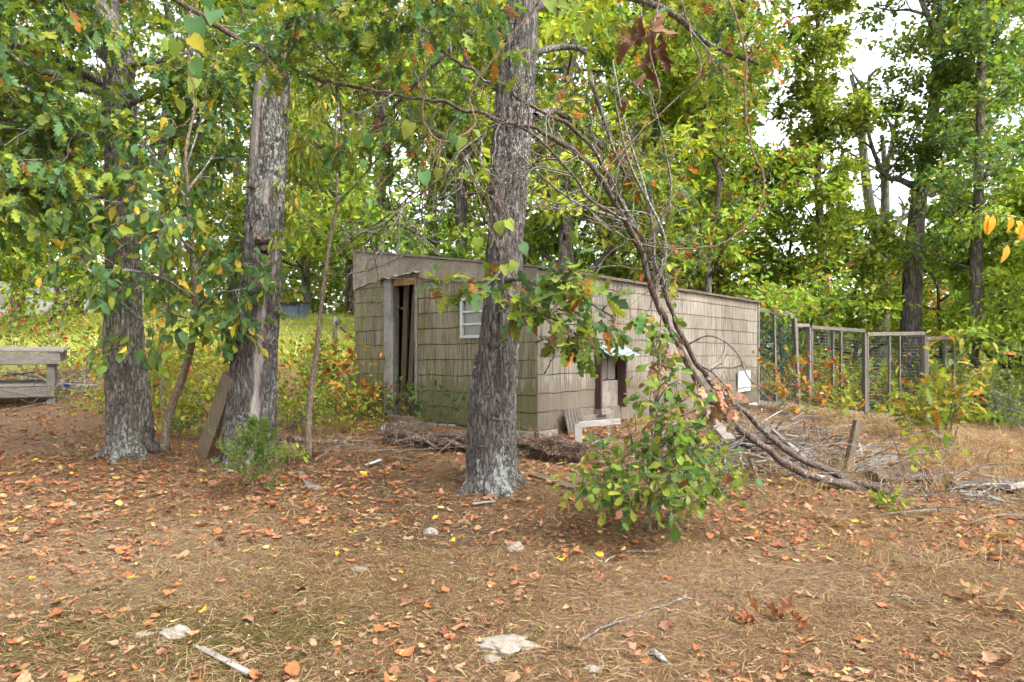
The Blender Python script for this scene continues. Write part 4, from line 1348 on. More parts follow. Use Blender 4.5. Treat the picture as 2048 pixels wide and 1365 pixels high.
make_proto(101, 15, .2, .1, 3.6, 30, PAL['yg'], .18, 12)
make_proto(102, 14, .17, .1, 3.2, 29, PAL['mix'], .17, 12)
make_proto(103, 16, .2, .12, 3.6, 30, PAL['teal'], .17, 12)
make_proto(104, 9, .1, .1, 2.4, 20, PAL['autumn'], .15, 10)
make_proto(105, 6, .07, .05, 1.9, 18, PAL['yg'], .14, 10)
make_proto(106, 4.5, .05, .05, 1.5, 16, PAL['orange'], .14, 5)
FAR = [  # px, Y, prototype, scale, spin, tint, label
    (1130, 15.5, 0, .95, 0.3, (1.1, 1.05, .9), 'yellow-green oak whose crown rises right behind the shed roof beside the big trunk'),
    (1330, 17.5, 1, 1.05, 1.1, (1, 1, 1), 'mid-green oak behind the long shed wall above the hatch'),
    (1430, 19, 0, .85, 2.2, (1.1, 1.0, .8), 'bright yellow-green oak behind the far shed corner'),
    (930, 17, 1, 1.0, 3.0, (.95, 1.0, .9), 'green oak seen behind the shed doorway roof edge'),
    (760, 20, 0, 1.1, 4.0, (1.05, 1, .9), 'yellow-green oak beyond the high end of the shed roof'),
    (1420, 15, 3, .9, 5.0, (.72, .85, .8), 'small oak turning orange behind the shed above the white sheet'),
    (1210, 22, 2, 1.1, .7, (1.1, 1.1, .9), 'mid-green broad oak deep in the wood behind the shed'),
    (1360, 25, 2, 1.1, 1.9, (.95, 1, .95), 'tall bluish green oak deep in the wood behind the first fence panel'),
    (1960, 30, 1, 1.0, .2, (1, 1, 1), 'green oak filling the gap beyond the last two fence panels'),
    (2060, 19, 2, .9, 1.2, (1.05, 1.05, 1.1), 'blue-green oak at the very edge of the yard opposite the bench'),
    (2190, 23, 1, 1.0, 2.0, (1, 1.05, 1), 'green oak half hidden beyond the blue-green edge oak'),
    (1790, 22, 4, .6, 3.6, (1, 1, .8), 'low yellow-green young tree behind the bare grey tree'),
    (1800, 30, 5, 1.2, .5, (1, 1, 1), 'small orange autumn tree glowing in the gap between two trunks'),
    (1560, 17, 4, 1.0, 4.4, (.8, .9, .7), 'bushy young tree behind the leaning first fence panel'),
    (1700, 18.5, 4, .85, 5.2, (.95, 1, .8), 'bushy young tree behind the third fence panel'),
    (1890, 19, 4, .95, 1.5, (.85, .95, .8), 'bushy young tree in the shade behind the last fence panel'),
    (2020, 15.8, 4, .8, .9, (.9, 1, .8), 'dark bushy young tree past the end of the wire fence'),
    (2110, 14.5, 4, .9, 2.4, (.95, 1, 1), 'bushy young tree at the yard edge past the fence end'),
    (610, 29, 1, 1.15, 3.9, (1, .95, .8), 'pale-trunked oak at the top of the grassy slope beside the blue outbuilding'),
    (470, 27, 0, 1.05, 4.8, (1, 1, .9), 'yellow-green oak on the slope seen between the two near trunks'),
    (700, 33, 2, 1.2, 5.7, (1, 1, .9), 'green oak on the ridge behind the leaning fence post'),
    (330, 23, 0, 1.0, 1.0, (1.05, 1.0, .85), 'yellow-green oak on the slope behind the young cherry'),
    (160, 26, 1, 1.1, 2.6, (1, 1, .9), 'green oak on the slope behind the forked oak'),
    (30, 21, 0, 1.0, 3.3, (1, 1, .9), 'yellow-green oak on the slope above the bench'),
    (-110, 17, 1, 1.0, 4.1, (1, 1, 1), 'green oak at the yard edge beyond the bench'),
    (860, 28, 2, 1.2, .1, (1.1, 1.1, .9), 'broad green oak on the ridge behind the shed doorway'),
    (1050, 31, 0, 1.3, 2.1, (1, 1, .9), 'yellow-green oak on the ridge straight behind the big trunk'),
    (100, 17.5, 4, .75, .4, (.8, .85, .6), 'small bushy dark evergreen behind the end of the bench'),
    (560, 36, 3, 1.2, 2.2, (1, .9, .8), 'rusty tinted tree on the ridge behind the blue outbuilding'),
]
for px, Y, k, sc, sp, tint, label in FAR:
    b = GX(px, Y)
    o = bpy.data.objects.new('oak_tree' if k in (0, 1, 2, 3) else 'young_tree', None)
    COL.objects.link(o)
    o.location = b
    o.rotation_euler = (0, 0, sp)
    o.scale = (sc, sc, sc)
    tag(o, label, 'tree', 'woodland trees behind the yard')
    for nm, me, mat in zip(('trunk', 'branches', 'crown'), PROTO[k], ('grey_bark' if px == 610 else 'far_bark', 'far_bark', 'leaf')):
        if nm != 'crown' and px == 610:
            me = me.copy(); me.materials.clear()
        c = link(nm, me, M[mat], o)
        if nm == 'crown':
            c.color = (*(q * 1.38 for q in tint), 1)

# the far wood that reads as one mass
def far_wood():
    rng = np.random.default_rng(55)
    n = 26000
    ang = rng.uniform(-1.0, 1.0, n)
    Yd = rng.uniform(38, 52, n)
    X = np.tan(ang * .8) * Yd
    clump = np.array([mnoise.noise((x * .22, y * .22, 2)) for x, y in zip(X, Yd)])
    top = 6.5 + 3.5 * clump + np.clip(X, -10, 30) * .05
    Z = gz(X, Yd) + top * rng.beta(1.1, 1.2, n)
    P = np.stack([X, Yd, Z], 1)
    fr = leaf_frames(P, rng.normal(0, 1, P.shape), rng, .3, .8)
    V, Q, C = leaves_geo(P, fr, rng.uniform(.35, .7, n), 'tri', pal(rng, n, PAL['mix']) * (.9 + .5 * clump[:, None]), .03, rng)
    single('distant_woods', (V, Q, None), M['leaf'], 'far green woodland closing the view beyond the yard', 'woods', (0, 45, 0), kind='stuff', col=C)
far_wood()
# ------------------------------------------------------------------ wire run fence
def fence():
    def panel(label, a, b, ta, tb, mids, lean=0.0, net='netting', zlow=None, posts=(True, True)):
        """a,b: (px,Y) of the two ends; ta,tb: pixel rows of the top"""
        A, B = GX(*a), GX(*b)
        TA, TB = W(a[0], ta, a[1]), W(b[0], tb, b[1])
        ax = nrm(B - A)
        t = Thing('wire_fence', label, 'fence', (A + B) / 2, 'grey framed wire panels of the chicken run')
        flat = np.array([ax[0], ax[1], 0.0])
        sid = np.array([-flat[1], flat[0], 0])
        sh = flat * lean
        t.part('rail', MB().bar(TA, TB, .045, .07, (0, 0, 1), .006, .004), M['grey_wood_x'])
        if posts[0]:
            t.part('post', MB().bar(A - UP * .05, TA - UP * .045, .05, .075, sid, .006, .003), M['grey_wood'])
        if posts[1]:
            t.part('post', MB().bar(B - UP * .05 + sh, TB - UP * .045, .055, .09, sid, .006, .003), M['grey_wood'])
        for f in mids:
            p, q = A + (B - A) * f + sh * f, TA + (TB - TA) * f
            t.part('stud', MB().bar(p, q - UP * .045, .035, .055, sid, .005, .003), M['grey_wood'])
        t.part('bottom_rail', MB().bar(A + UP * .03, B + sh + UP * .03, .04, .08, (0, 0, 1), .005, .003), M['grey_wood_x'])
        mb = MB()
        s2 = sid * .035
        n = int(np.linalg.norm(B - A) / .06)
        for i in range(n + 1):
            f = i / n
            mb.bar(A + (B - A) * f + s2 + sh * f, TA + (TB - TA) * f + s2, .005, .005)
        hgt = TA[2] - A[2]
        m = int(hgt / .06)
        for i in range(1, m):
            f = i / m
            mb.bar(A + (TA - A) * f + s2, B + (TB - B) * f + s2 + sh * (1 - f), .005, .005)
        t.part('wire_mesh', mb, M[net])
        return t
    panel('wire panel leaning against the far corner of the shed', (1514, 12.85), (1588, 13.2), 620, 632, (.45,), .12, posts=(False, True))
    panel('narrow wire panel, second along from the shed', (1592, 13.25), (1617, 13.5), 652, 651, ())
    panel('wire panel with two close studs, third along from the shed', (1622, 13.55), (1729, 14.0), 655, 662, (.4, .55), net='wire')
    panel('wire panel before the thick dark oak, fourth along from the shed', (1734, 14.05), (1848, 14.55), 669, 667, (.38, .56), net='wire')
    panel('last wire panel, ending at a slim trunk', (1853, 14.6), (1962, 15.1), 678, 674, (.33, .49), net='wire')
    for i, (px, Y, top, split, lab) in enumerate(((1620, 13.3, 655, 745, 'green steel post with white top beside the narrow wire panel'), (1733, 13.85, 668, 755, 'green steel post with white top between third and fourth wire panels'),
                                                   (1850, 14.4, 668, 742, 'green steel post with white top between the last two wire panels'))):
        b = GX(px, Y, -.05)
        t = Thing('steel_post', lab, 'post', b, 'steel posts of the chicken run')
        tp = W(px, top, Y)
        mid = W(px, split, Y)
        t.part('shaft', MB().bar(b, mid, .045, .006).bar(b, mid, .008, .04), M['green_steel'])
        t.part('tip', MB().bar(mid + UP * .001, tp, .045, .006).bar(mid + UP * .001, tp, .008, .04), M['white_paint'], label='white painted tip')
    # slack netting trailing from the last post to the ground
    a, b = W(1965, 690, 15.1), GX(2030, 13.5, .02)
    mb = MB()
    a0 = GX(1965, 15.1)
    for i in range(19):
        f = i / 18
        p = a0 + (a - a0) * f
        pth = smooth_path([p, p * .55 + b * .45 + np.array([0, 0, -.12 * f]), b + np.array([.5 * f, -.3 * f, .02])], 6)
        mb.tube(pth, .004, 4, False)
    for j in range(12):
        f = j / 12
        pth = [(a0 + (a - a0) * q) * (1 - f) + (b + np.array([.5 * q, -.3 * q, .02])) * f + np.array([0, 0, -.1 * q * math.sin(f * 3.1)]) for q in np.linspace(0, 1, 6)]
        mb.tube(pth, .003, 4, False)
    single('loose_netting', mb, M['wire'], 'slack dark netting sagging to the ground from the last wire panel', 'netting', a0)
    mb = MB()
    for k in range(2):
        pth = smooth_path([W(1960, 780 + 22 * k, 14.9), W(2040, 805 + 20 * k, 12.8), W(2180, 850 + 20 * k, 11)], 6)
        mb.tube(pth, .009, 5)
    single('guy_wire', mb, M['galvanised'], 'pale stay wires running down from the last wire panel', 'wire', GX(2040, 12.8))
fence()

# ------------------------------------------------------------------ workbench
def bench():
    A = nrm(np.array([-.9, -.40, 0.0]))             # along the bench, away from its near end
    D = np.array([A[1], -A[0], 0.0])                # from front to back
    tilt = .09
    U = nrm(np.array([0, 0, 1.0]) - D * tilt)
    Dt = nrm(D + np.array([0, 0, tilt]))
    O = W(121, 706, 10.2)                           # front top corner at the near end
    Ln, dp = 2.4, .72
    foot = O + A * 1.2 + D * .36
    base = np.array([foot[0], foot[1], float(gz(foot[0], foot[1]))])
    t = Thing('workbench', 'long grey weathered wooden bench with a lower shelf', 'bench', base)
    for k in range(5):
        t.part('top_plank', MB().box(O + A * (Ln / 2 - .02 + .008 * (k % 3)) + Dt * (dp * (k + .5) / 5) + UP * (.0175 + .002 * (k % 2)), Ln, dp / 5 - .008, .035, A, Dt, U, .004, .003), M['grey_wood_x'])
    t.part('apron', MB().box(O + A * Ln / 2 + D * .02 - UP * .09, Ln - .02, .04, .165, A, D, UP, .005, .003), M['grey_wood_x'])
    t.part('end_apron', MB().box(O + A * .05 + D * (dp / 2) - UP * .05, .04, dp - .1, .14, A, Dt, U, .005), M['grey_wood'])
    zs = O[2] - W(0, 706, 10.2)[2] + W(0, 776, 10.2)[2]
    for (al, de) in ((.13, .09), (.2, dp - .1), (Ln - .13, .09), (Ln - .2, dp - .1)):
        p = O + A * al + D * de
        g = float(gz(p[0], p[1])) - .06
        top = O[2] + tilt * de - .012
        t.part('leg', MB().box((p[0], p[1], (g + top) / 2), .1, .09, top - g, A, D, UP, .006, .003), M['grey_wood'])
    q = O.copy()
    q[2] = zs
    t.part('shelf_rail', MB().box(q + A * (Ln / 2 + .03) + D * .02 - UP * .06, Ln - .1, .04, .15, A, D, UP, .005, .003), M['grey_wood_x'])
    t.part('shelf_end_rail', MB().box(q + A * .08 + D * (dp / 2) + UP * .0, .04, dp - .1, .09, A, Dt, U, .005), M['grey_wood'])
    for k in range(4):
        t.part('shelf_plank', MB().box(q + A * (Ln / 2 + .05) + Dt * (.06 + (dp - .1) * (k + .5) / 4) + UP * .03, Ln - .16, .145, .028, A, Dt, U, .004, .003), M['grey_wood_x'])
    xr, Y1 = O[0], 10.9
    b = np.array([xr - .62, Y1 + .35, 0])
    b[2] = float(gz(b[0], b[1])) + .1
    single('blue_tarp_scrap', MB().box(b, .3, .25, .05, bev=.02, jit=.02), M['blue_plastic'], 'small scrap of blue plastic on the ground behind the bench', 'plastic', b)
bench()

# ------------------------------------------------------------------ fallen limbs, vines
def limbs_and_vines():
    rng = np.random.default_rng(41)
    def fallen(label, lst, r0, r1, nside, ntw, tw0, tw1, tl, extra=()):
        P, R = limb(lst, r0, r1, 7)
        P = P + np.array([[mnoise.noise((i * .35, 1, r0 * 99)), mnoise.noise((i * .35, 5, r0 * 99)), mnoise.noise((i * .35, 9, r0 * 99))] for i in range(len(P))]) * .03
        R = R * (1 + .1 * np.sin(np.arange(len(R)) * 1.7) + .08 * np.sin(np.arange(len(R)) * .6 + 1))
        t = Thing('fallen_limb', label, 'branch', P[0], 'broken limbs hanging across the yard')
        st = t.part('stem', MB().tube(P, R, 12), M['limb_bark'], smooth=True)
        br, si = [], []
        mb = MB()
        for lst2, a, b in extra:
            P2, R2 = limb(lst2, a, b, 6)
            mb.tube(P2, R2, 8, False)
            spawn_along(rng, P2, 7, .2, 1, tl * .8, .0055, 1, br, si, nch=(3,), nsite=2, wander=.3, trop=-.05)
        if extra:
            t.part('side_branch', mb, M['twig_bark'], smooth=True)
        spawn_along(rng, P, int(ntw * 1.3), tw0, tw1, tl * 1.25, .0075, 1, br, si, nch=(4,), nsite=2, wander=.3, trop=-.07)
        t.part('twigs', branch_geo(br), M['twig_bark'], smooth=True, kind='stuff')
        return t, si
    g = G(1860, 990)
    fallen('long broken limb curving from the ground up across the big trunk', [(1875, 992, g[1]), (1760, 985, g[1] - .1), (1660, 962, 6.25), (1590, 938, 6.2), (1528, 895, 6.15), (1446, 830, 6.1), (1396, 764, 6.0), (1347, 671, 5.9), (1307, 589, 5.75), (1280, 500, 5.6),
           (1240, 425, 5.4), (1190, 340, 5.25), (1120, 285, 5.2), (1060, 255, 5.2), (970, 232, 5.2), (880, 205, 5.2), (790, 190, 5.2), (720, 172, 5.2)], .04, .01, 12, 22, .45, .95, .5,
           [([(1375, 690, 5.9), (1420, 672, 5.8), (1470, 700, 5.75), (1500, 760, 5.75), (1560, 815, 5.8), (1660, 870, 5.9)], .009, .003),
            ([(1310, 580, 5.75), (1330, 480, 5.6), (1260, 330, 5.4), (1230, 200, 5.3)], .018, .006),
            ([(1250, 440, 5.4), (1160, 410, 5.0), (1080, 350, 4.9), (1020, 290, 4.9)], .012, .005)])
    fallen('second broken limb lying close above the first one', [(1790, 986, 6.3), (1720, 970, 6.4), (1650, 940, 6.45), (1564, 892, 6.5), (1525, 856, 6.5), (1478, 816, 6.45), (1422, 762, 6.4), (1399, 730, 6.3), (1357, 655, 6.2), (1325, 570, 6.1), (1270, 450, 6.0), (1225, 370, 5.9), (1160, 270, 5.8),
           (1080, 220, 5.6), (1010, 180, 5.5), (940, 140, 5.45), (880, 105, 5.4), (815, 72, 5.4)], .035, .009, 10, 16, .5, .95, .45,
           [([(1400, 730, 6.35), (1440, 760, 6.0), (1500, 850, 6.0)], .01, .003), ([(1310, 560, 6.1), (1300, 420, 5.9), (1250, 250, 5.8), (1225, 120, 5.7)], .016, .006), ([(1290, 500, 6.0), (1340, 400, 5.8), (1330, 300, 5.7), (1300, 180, 5.6)], .013, .005)])
    fallen('thin brown limb slanting down past the broken top of the dead trunk', [(300, -30, 4.9), (400, 30, 5.0), (470, 75, 5.1), (540, 110, 5.2), (610, 150, 5.3), (680, 170, 5.4), (740, 182, 5.4)], .022, .01, 9, 10, .1, 1, .4)
    fallen('thin limb with grey twigs across the upper part of the big trunk', [(1260, 440, 5.2), (1180, 400, 5.0), (1100, 300, 4.9), (1000, 245, 4.85), (920, 330, 4.8), (800, 420, 4.9), (740, 480, 5.0)], .012, .004, 7, 26, .0, 1, .45)
    # vines
    def vine(label, lst, r0, r1, leaves, size=.11, cl=None):
        P, R = limb(lst, r0, r1, 7)
        P = P + rng.normal(0, .004, P.shape)
        t = Thing('vine', label, 'vine', P[0], 'woody vines hanging over the yard')
        t.part('stem', MB().tube(P, R, 7), M['vine_bark'], smooth=True)
        if leaves:
            pos = np.array([W(*q[:3]) for q in leaves])
            n = len(pos)
            D = np.tile(np.array([0, 0, -1.0]), (n, 1)) + rng.normal(0, .45, (n, 3))
            a = nrm(D)
            u = nrm(np.cross(np.cross(a, np.tile(np.array([0, -1., .5]), (n, 1)) + rng.normal(0, .4, (n, 3))), a))
            b = np.cross(a, u)
            s = np.array([q[3] for q in leaves]) / F_PX * pos[:, 1] * .85
            c = pal(rng, n, cl or [(5, (.2, .27, .05)), (3, (.1, .2, .075)), (.5, (.4, .33, .04))], .15)
            pt_ = pos - a * (s * .5)[:, None]
            pet = MB()
            for i in range(n):
                k = np.argmin(((P - pt_[i]) ** 2).sum(1))
                m = (P[k] + pt_[i]) / 2 + np.array([0, 0, .03])
                pet.tube(smooth_path([P[k], m, pt_[i]], 4), .0022, 4, False)
            t.part('leaf_stalks', pet, M['vine_bark'], kind='stuff')
            single_leaves(rng, t, t.o, (pt_, (b, a, u), s, c), 'heart', M['leaf_near'], n)
        return t
    vine('thin green vine with heart leaves dangling before the forked oak', [(395, -60, 3.6), (385, 0, 3.6), (378, 70, 3.6), (382, 150, 3.6), (388, 210, 3.6), (378, 240, 3.6), (340, 265, 3.6), (290, 280, 3.6)], .004, .0022,
         [(425, 32, 3.6, 55), (392, 62, 3.6, 60), (395, 88, 3.6, 45), (350, 100, 3.6, 42), (330, 92, 3.6, 38), (396, 140, 3.6, 50), (384, 170, 3.6, 40), (362, 216, 3.6, 36), (325, 250, 3.6, 30), (335, 265, 3.6, 38), (288, 276, 3.6, 36), (415, 8, 3.6, 50)])
    vine('brown looping vine dropping over the shed past the big trunk', [(980, -40, 4.5), (960, 25, 4.5), (890, 40, 4.5), (860, 110, 4.5), (845, 190, 4.5), (850, 250, 4.5), (890, 285, 4.5), (950, 250, 4.6), (940, 190, 4.6), (1000, 100, 4.6), (1080, 0, 4.6), (1110, -60, 4.6)], .008, .006,
         [(700, 285, 4.4, 34), (715, 275, 4.4, 30), (735, 285, 4.4, 32), (815, 262, 4.4, 42), (955, 266, 4.5, 26), (920, 288, 4.5, 34), (905, 285, 4.5, 30), (727, 328, 4.4, 22), (740, 406, 4.4, 22), (850, 358, 4.4, 40), (875, 350, 4.4, 30), (850, 430, 4.4, 36), (860, 435, 4.4, 28), (775, 483, 4.4, 20),
          (840, 10, 4.2, 46), (870, 25, 4.2, 40), (800, 25, 4.2, 38), (985, 70, 4.4, 40), (978, 55, 4.4, 38), (992, 85, 4.4, 30), (1105, 15, 4.3, 40), (1125, 8, 4.3, 36), (1148, 25, 4.3, 44), (1176, 60, 4.3, 40), (1195, 38, 4.3, 30), (955, 490, 4.8, 34), (1000, 460, 4.8, 36), (1020, 450, 4.8, 34),
          (1025, 535, 4.8, 30), (1050, 500, 4.8, 32), (985, 488, 4.8, 28), (1010, 540, 4.8, 30)])
    vine('thick bare vine sweeping in a wide arc above the far end of the shed roof', [(1440, -60, 4.8), (1480, 60, 4.8), (1492, 130, 4.8), (1490, 220, 4.8), (1505, 300, 4.8), (1528, 360, 4.8), (1510, 430, 4.8), (1460, 478, 4.8), (1390, 498, 4.8), (1300, 492, 4.8), (1240, 470, 4.8), (1170, 430, 4.8), (1060, 385, 4.8)], .0085, .004,
         [(1310, 75, 4.0, 38), (1325, 20, 4.0, 34)])
    vine('thin vine hanging straight down beside the second broken limb', [(1350, -50, 4.6), (1385, 80, 4.6), (1400, 150, 4.6), (1340, 210, 4.7), (1230, 320, 4.7), (1200, 380, 4.7), (1190, 450, 4.7)], .007, .004, [])
    vine('slim dangling vine in front of the shed facing', [(880, 300, 4.9), (860, 380, 4.9), (835, 470, 4.9), (845, 500, 4.9), (862, 545, 4.9)], .003, .002, [(873, 538, 4.9, 20)])
    # brown withered leaf bunch hanging near the lens
    t = Thing('withered_leaf_bunch', 'bunch of large curled brown dead leaves hanging above the long shed wall', 'leaves', W(1315, 20, 3.2))
    P, R = limb([(1330, -80, 3.2), (1318, 0, 3.2), (1300, 100, 3.2), (1318, 200, 3.2), (1250, 270, 3.3), (1235, 310, 3.3)], .006, .003)
    t.part('stem', MB().tube(P, R, 7), M['vine_bark'], smooth=True)
    cs = [(1290, 70, 100, .25), (1282, 100, 120, -.55), (1305, 110, 130, .1), (1322, 130, 120, .25), (1310, 60, 110, -.2), (1300, 150, 110, .0), (1328, 90, 100, .5), (1300, 200, 90, -.3)]
    cs = [(1290, 62, 90, -.25), (1278, 95, 120, -.6), (1300, 95, 120, .05), (1318, 100, 110, .3), (1312, 50, 90, .2), (1300, 140, 110, .0), (1325, 120, 90, .15), (1290, 170, 90, -.35), (1262, 215, 70, -.5)]
    pos = np.array([W(a - b2 * .0, b - s * .35, 3.2 + .02 * (i % 3)) for i, (a, b, s, b2) in enumerate(cs)])
    a = nrm(np.array([(math.sin(q[3]), rng.normal(0, .2), -math.cos(q[3])) for q in cs]))
    u = nrm(rng.normal(0, .7, (len(cs), 3)) + [0, -.8, 0])
    u = nrm(u - a * (u * a).sum(1, keepdims=True))
    b = np.cross(a, u)
    for i, q in enumerate(cs):
        tv, tq = TPL['dead']
        sc = q[2] / F_PX * 3.2 * .62
        tv2 = tv + np.stack([.10 * np.sin(tv[:, 1] * 7 + i), 0 * tv[:, 0], .12 * np.sin(tv[:, 1] * 9 + i * 2) + .10 * np.sin(tv[:, 0] * 14 + i)], 1)
        V = pos[i] + sc * (tv2[:, 0:1] * .8 * b[i] + tv2[:, 1:2] * a[i] + tv2[:, 2:3] * u[i])
        c = np.array([.13, .066, .042]) * rng.uniform(.75, 1.4)
        t.part('leaf', (V, tq, None), M['leaf_dry'], None, np.tile(c, (len(V), 1)), True)
    # orange leaves on a twig at the frame edge
    t = Thing('autumn_twig', 'thin twig with a few orange yellow leaves reaching in from the yard edge', 'twig', W(2120, 440, 3.0))
    P, R = limb([(2200, 470, 3.0), (2120, 445, 3.0), (2050, 437, 3.0), (2000, 432, 3.0), (1965, 428, 3.0)], .003, .0015)
    P2, R2 = limb([(2110, 445, 3.0), (2060, 470, 3.0), (2015, 488, 3.0)], .002, .001)
    t.part('stem', MB().tube(P, R, 6).tube(P2, R2, 5), M['vine_bark'])
    lv = [(1972, 428, 34, -.1), (1986, 430, 34, .15), (2021, 432, 28, .1), (2036, 440, 34, -.15), (2052, 445, 34, .2), (2016, 490, 32, .3)]
    pos = np.array([W(a, b, 3.0) for a, b, _, _ in lv])
    a = nrm(np.array([(q[3] * -1, -.15, -1) for q in lv]))
    u = nrm(np.tile(np.array([.3, -1., .2]), (6, 1)))
    u = nrm(u - a * (u * a).sum(1, keepdims=True))
    single_leaves(rng, t, t.o, (pos, (np.cross(a, u), a, u), np.array([q[2] for q in lv]) / F_PX * 3.0 * 1.15, np.tile(np.array([.8, .36, .04]), (6, 1))), 'ell', M['leaf_near'], 6)
limbs_and_vines()

# ------------------------------------------------------------------ shrubs and small plants
def bush(name, label, cat, base, stems, L, r, palette, leaf, tpl, k=1, nmax=0, nch=(4, 3), depth=1, droop=.3, trop=.05, ang=(.4, .9), nsite=4, spreadv=.02, lean=(0, 0, 0), group=None, mat='leaf_near', seed=1, bark='twig_bark', el=(.7, 1.4), dspread=.7):
    rng = np.random.default_rng(seed)
    t = Thing(name, label, cat, base, group)
    br, si = [], []
    for q in range(stems):
        az = q * 2.4 + rng.random() * 1.5
        e = rng.uniform(*el)
        d = np.array([math.cos(az) * math.cos(e), math.sin(az) * math.cos(e), math.sin(e)]) + np.asarray(lean)
        grow(rng, base + np.array([math.cos(az), math.sin(az), 0]) * .03, d, L * rng.uniform(.7, 1.2), r, depth, br, si, 6, .14, trop, nch, ang, .5, .35, nsite)
    t.part('stems', branch_geo(br), M[bark], smooth=True)
    sg = leaf_sites(rng, si, k, spreadv, leaf, palette, droop, .22, dspread)
    if nmax:
        mixed_crown(rng, t, t.o, sg, tpl, M[mat], nmax)
    else:
        V, Q, C = leaves_geo(*sg[:3], tpl, sg[3], .03, rng)
        t.part('foliage', (V, Q, None), M[mat], None, C)
    return t

def shrubs():
    rng = np.random.default_rng(91)
    # the leafy shrub in front: two short stems, broad low crown of obovate leaves, thin upper part with withered leaves
    base = GX(1303, 4.84)
    t = Thing('shrub', 'leafy yellow-green shrub on two short stems in front of the fallen limbs', 'shrub', base)
    Yc = 4.84
    st = MB()
    for lst, r0, r1 in (([(1297, 1065, Yc), (1299, 1000, Yc), (1305, 930, Yc), (1312, 860, Yc), (1318, 760, Yc), (1320, 680, Yc), (1322, 630, Yc)], .018, .004), ([(1315, 1065, Yc + .02), (1322, 1000, Yc), (1350, 930, Yc - .05), (1400, 880, Yc - .05), (1440, 850, Yc)], .015, .004)):
        P, R = limb(lst, r0, r1)
        st.tube(P, R, 9)
    br, si, si2, br2 = [], [], [], []
    for (px, py, Yq, n) in ((1160, 945, 4.6, 4), (1175, 985, 4.5, 4), (1220, 920, 4.5, 4), (1250, 990, 4.4, 5), (1290, 960, 4.3, 5), (1330, 1000, 4.3, 5), (1380, 940, 4.4, 5), (1400, 1000, 4.4, 4), (1440, 930, 4.6, 5), (1460, 970, 4.6, 4), (1480, 940, 4.8, 3),
                            (1350, 900, 4.6, 4), (1270, 890, 4.7, 4), (1200, 950, 4.9, 3), (1420, 900, 4.9, 4), (1310, 910, 5.1, 3), (1370, 980, 5.1, 3), (1240, 960, 5.2, 3), (1350, 870, 4.6, 4), (1450, 890, 4.8, 3), (1190, 910, 4.7, 2),
                            (1350, 790, 4.8, 4), (1340, 720, 4.8, 4), (1300, 800, 4.6, 5), (1330, 840, 4.5, 5), (1310, 680, 4.85, 4), (1380, 860, 4.6, 4), (1360, 760, 4.7, 3), (1335, 760, 4.6, 4), (1400, 850, 4.7, 3), (1150, 965, 4.6, 3), (1490, 950, 4.7, 3), (1340, 650, 4.9, 2)):
        p1 = W(px, py, Yq)
        p0 = W(1306 + (px - 1306) * .08, min(py + 50, 1010), Yc)
        P = smooth_path([p0, (p0 + p1) / 2 + np.array([0, 0, .04]), p1], 5)
        st.tube(P, np.linspace(.006, .003, len(P)), 5, False)
        spawn_along(rng, P, int(n * (1.9 if py > 885 else 1.2)), .35, 1, .19, .003, 0, br, si, nsite=5, trop=-.02)
    t.part('stems', st, M['thin_bark'], smooth=True)
    t.part('twigs', branch_geo(br), M['twig_bark'], kind='stuff')
    sg = leaf_sites(rng, si, 1, .02, .072, [(2.2, YG), (7, MG), (.5, LY), (2, TG), (2.5, DG), (.3, BR)], .4, .16, .9, .7)
    mixed_crown(rng, t, t.o, sg, 'obo', M['leaf_near'], 300)
    # withered branch behind it with shrivelled brown leaves
    t2 = Thing('withered_branch', 'broken branch with shrivelled brown leaves above the leafy shrub', 'branch', W(1310, 880, 5.0))
    st = MB()
    br, si = [], []
    for lst in ([(1310, 880, 5.0), (1320, 840, 5.0), (1360, 805, 5.0), (1420, 780, 5.0), (1450, 775, 5.0)], [(1320, 840, 5.0), (1370, 830, 4.95), (1430, 800, 4.9), (1460, 800, 4.9)], [(1305, 870, 5.0), (1300, 800, 5), (1315, 720, 5.1), (1330, 690, 5.1)]):
        P, R = limb([*lst], .008, .003)
        st.tube(P, R, 6)
        spawn_along(rng, P, 8, .4, 1, .12, .0025, 0, br, si, nsite=2, trop=-.2, wander=.3)
    t2.part('stem', st, M['twig_bark'], smooth=True)
    t2.part('twigs', branch_geo(br), M['twig_bark'], kind='stuff')
    V, Q, C = site_leaves(rng, si, 2, .02, .075, 'fall4', [(4, (.26, .14, .08)), (2, (.34, .2, .13)), (1, (.2, .11, .07))], 1.2, .25, .6)
    t2.part('foliage', (V, Q, None), M['leaf_dry'], None, C)
    # small cedar
    base = GX(503, 5.95)
    base = G(503, 992)
    t = Thing('cedar_seedling', 'small feathery bright green cedar at the foot of the dead trunk', 'shrub', base)
    br, si = [], []
    grow(rng, base, (0.05, 0, 1), .6, .012, 0, br, [], 8, .05, .05, nsite=2)
    sp = br[0][0]
    for q in range(52):
        f = .06 + .92 * (q / 52) ** .9
        i = min(int(f * 8), 7)
        p = sp[i] + (sp[i + 1] - sp[i]) * (f * 8 - i)
        az = q * 2.4 + rng.random()
        el = .35 + rng.random() * .5
        d = np.array([math.cos(az) * math.cos(el), math.sin(az) * math.cos(el), math.sin(el)])
        grow(rng, p, d, .26 * (1.08 - f) * rng.uniform(.3, 1.7) + .04, .0025, 1, br, si, 4, .12, .06, (6,), (.35, .7), .42, .3, 7)
    t.part('stems', branch_geo(br), M['vine_bark'])
    P = np.array([s[0] for s in si])
    D = np.array([s[1] for s in si])
    P, D = np.repeat(P, 3, 0), np.repeat(D, 3, 0)
    fr = leaf_frames(P, D, rng, -.15, .38, 1)
    fr = (fr[0] * .45, fr[1], fr[2])
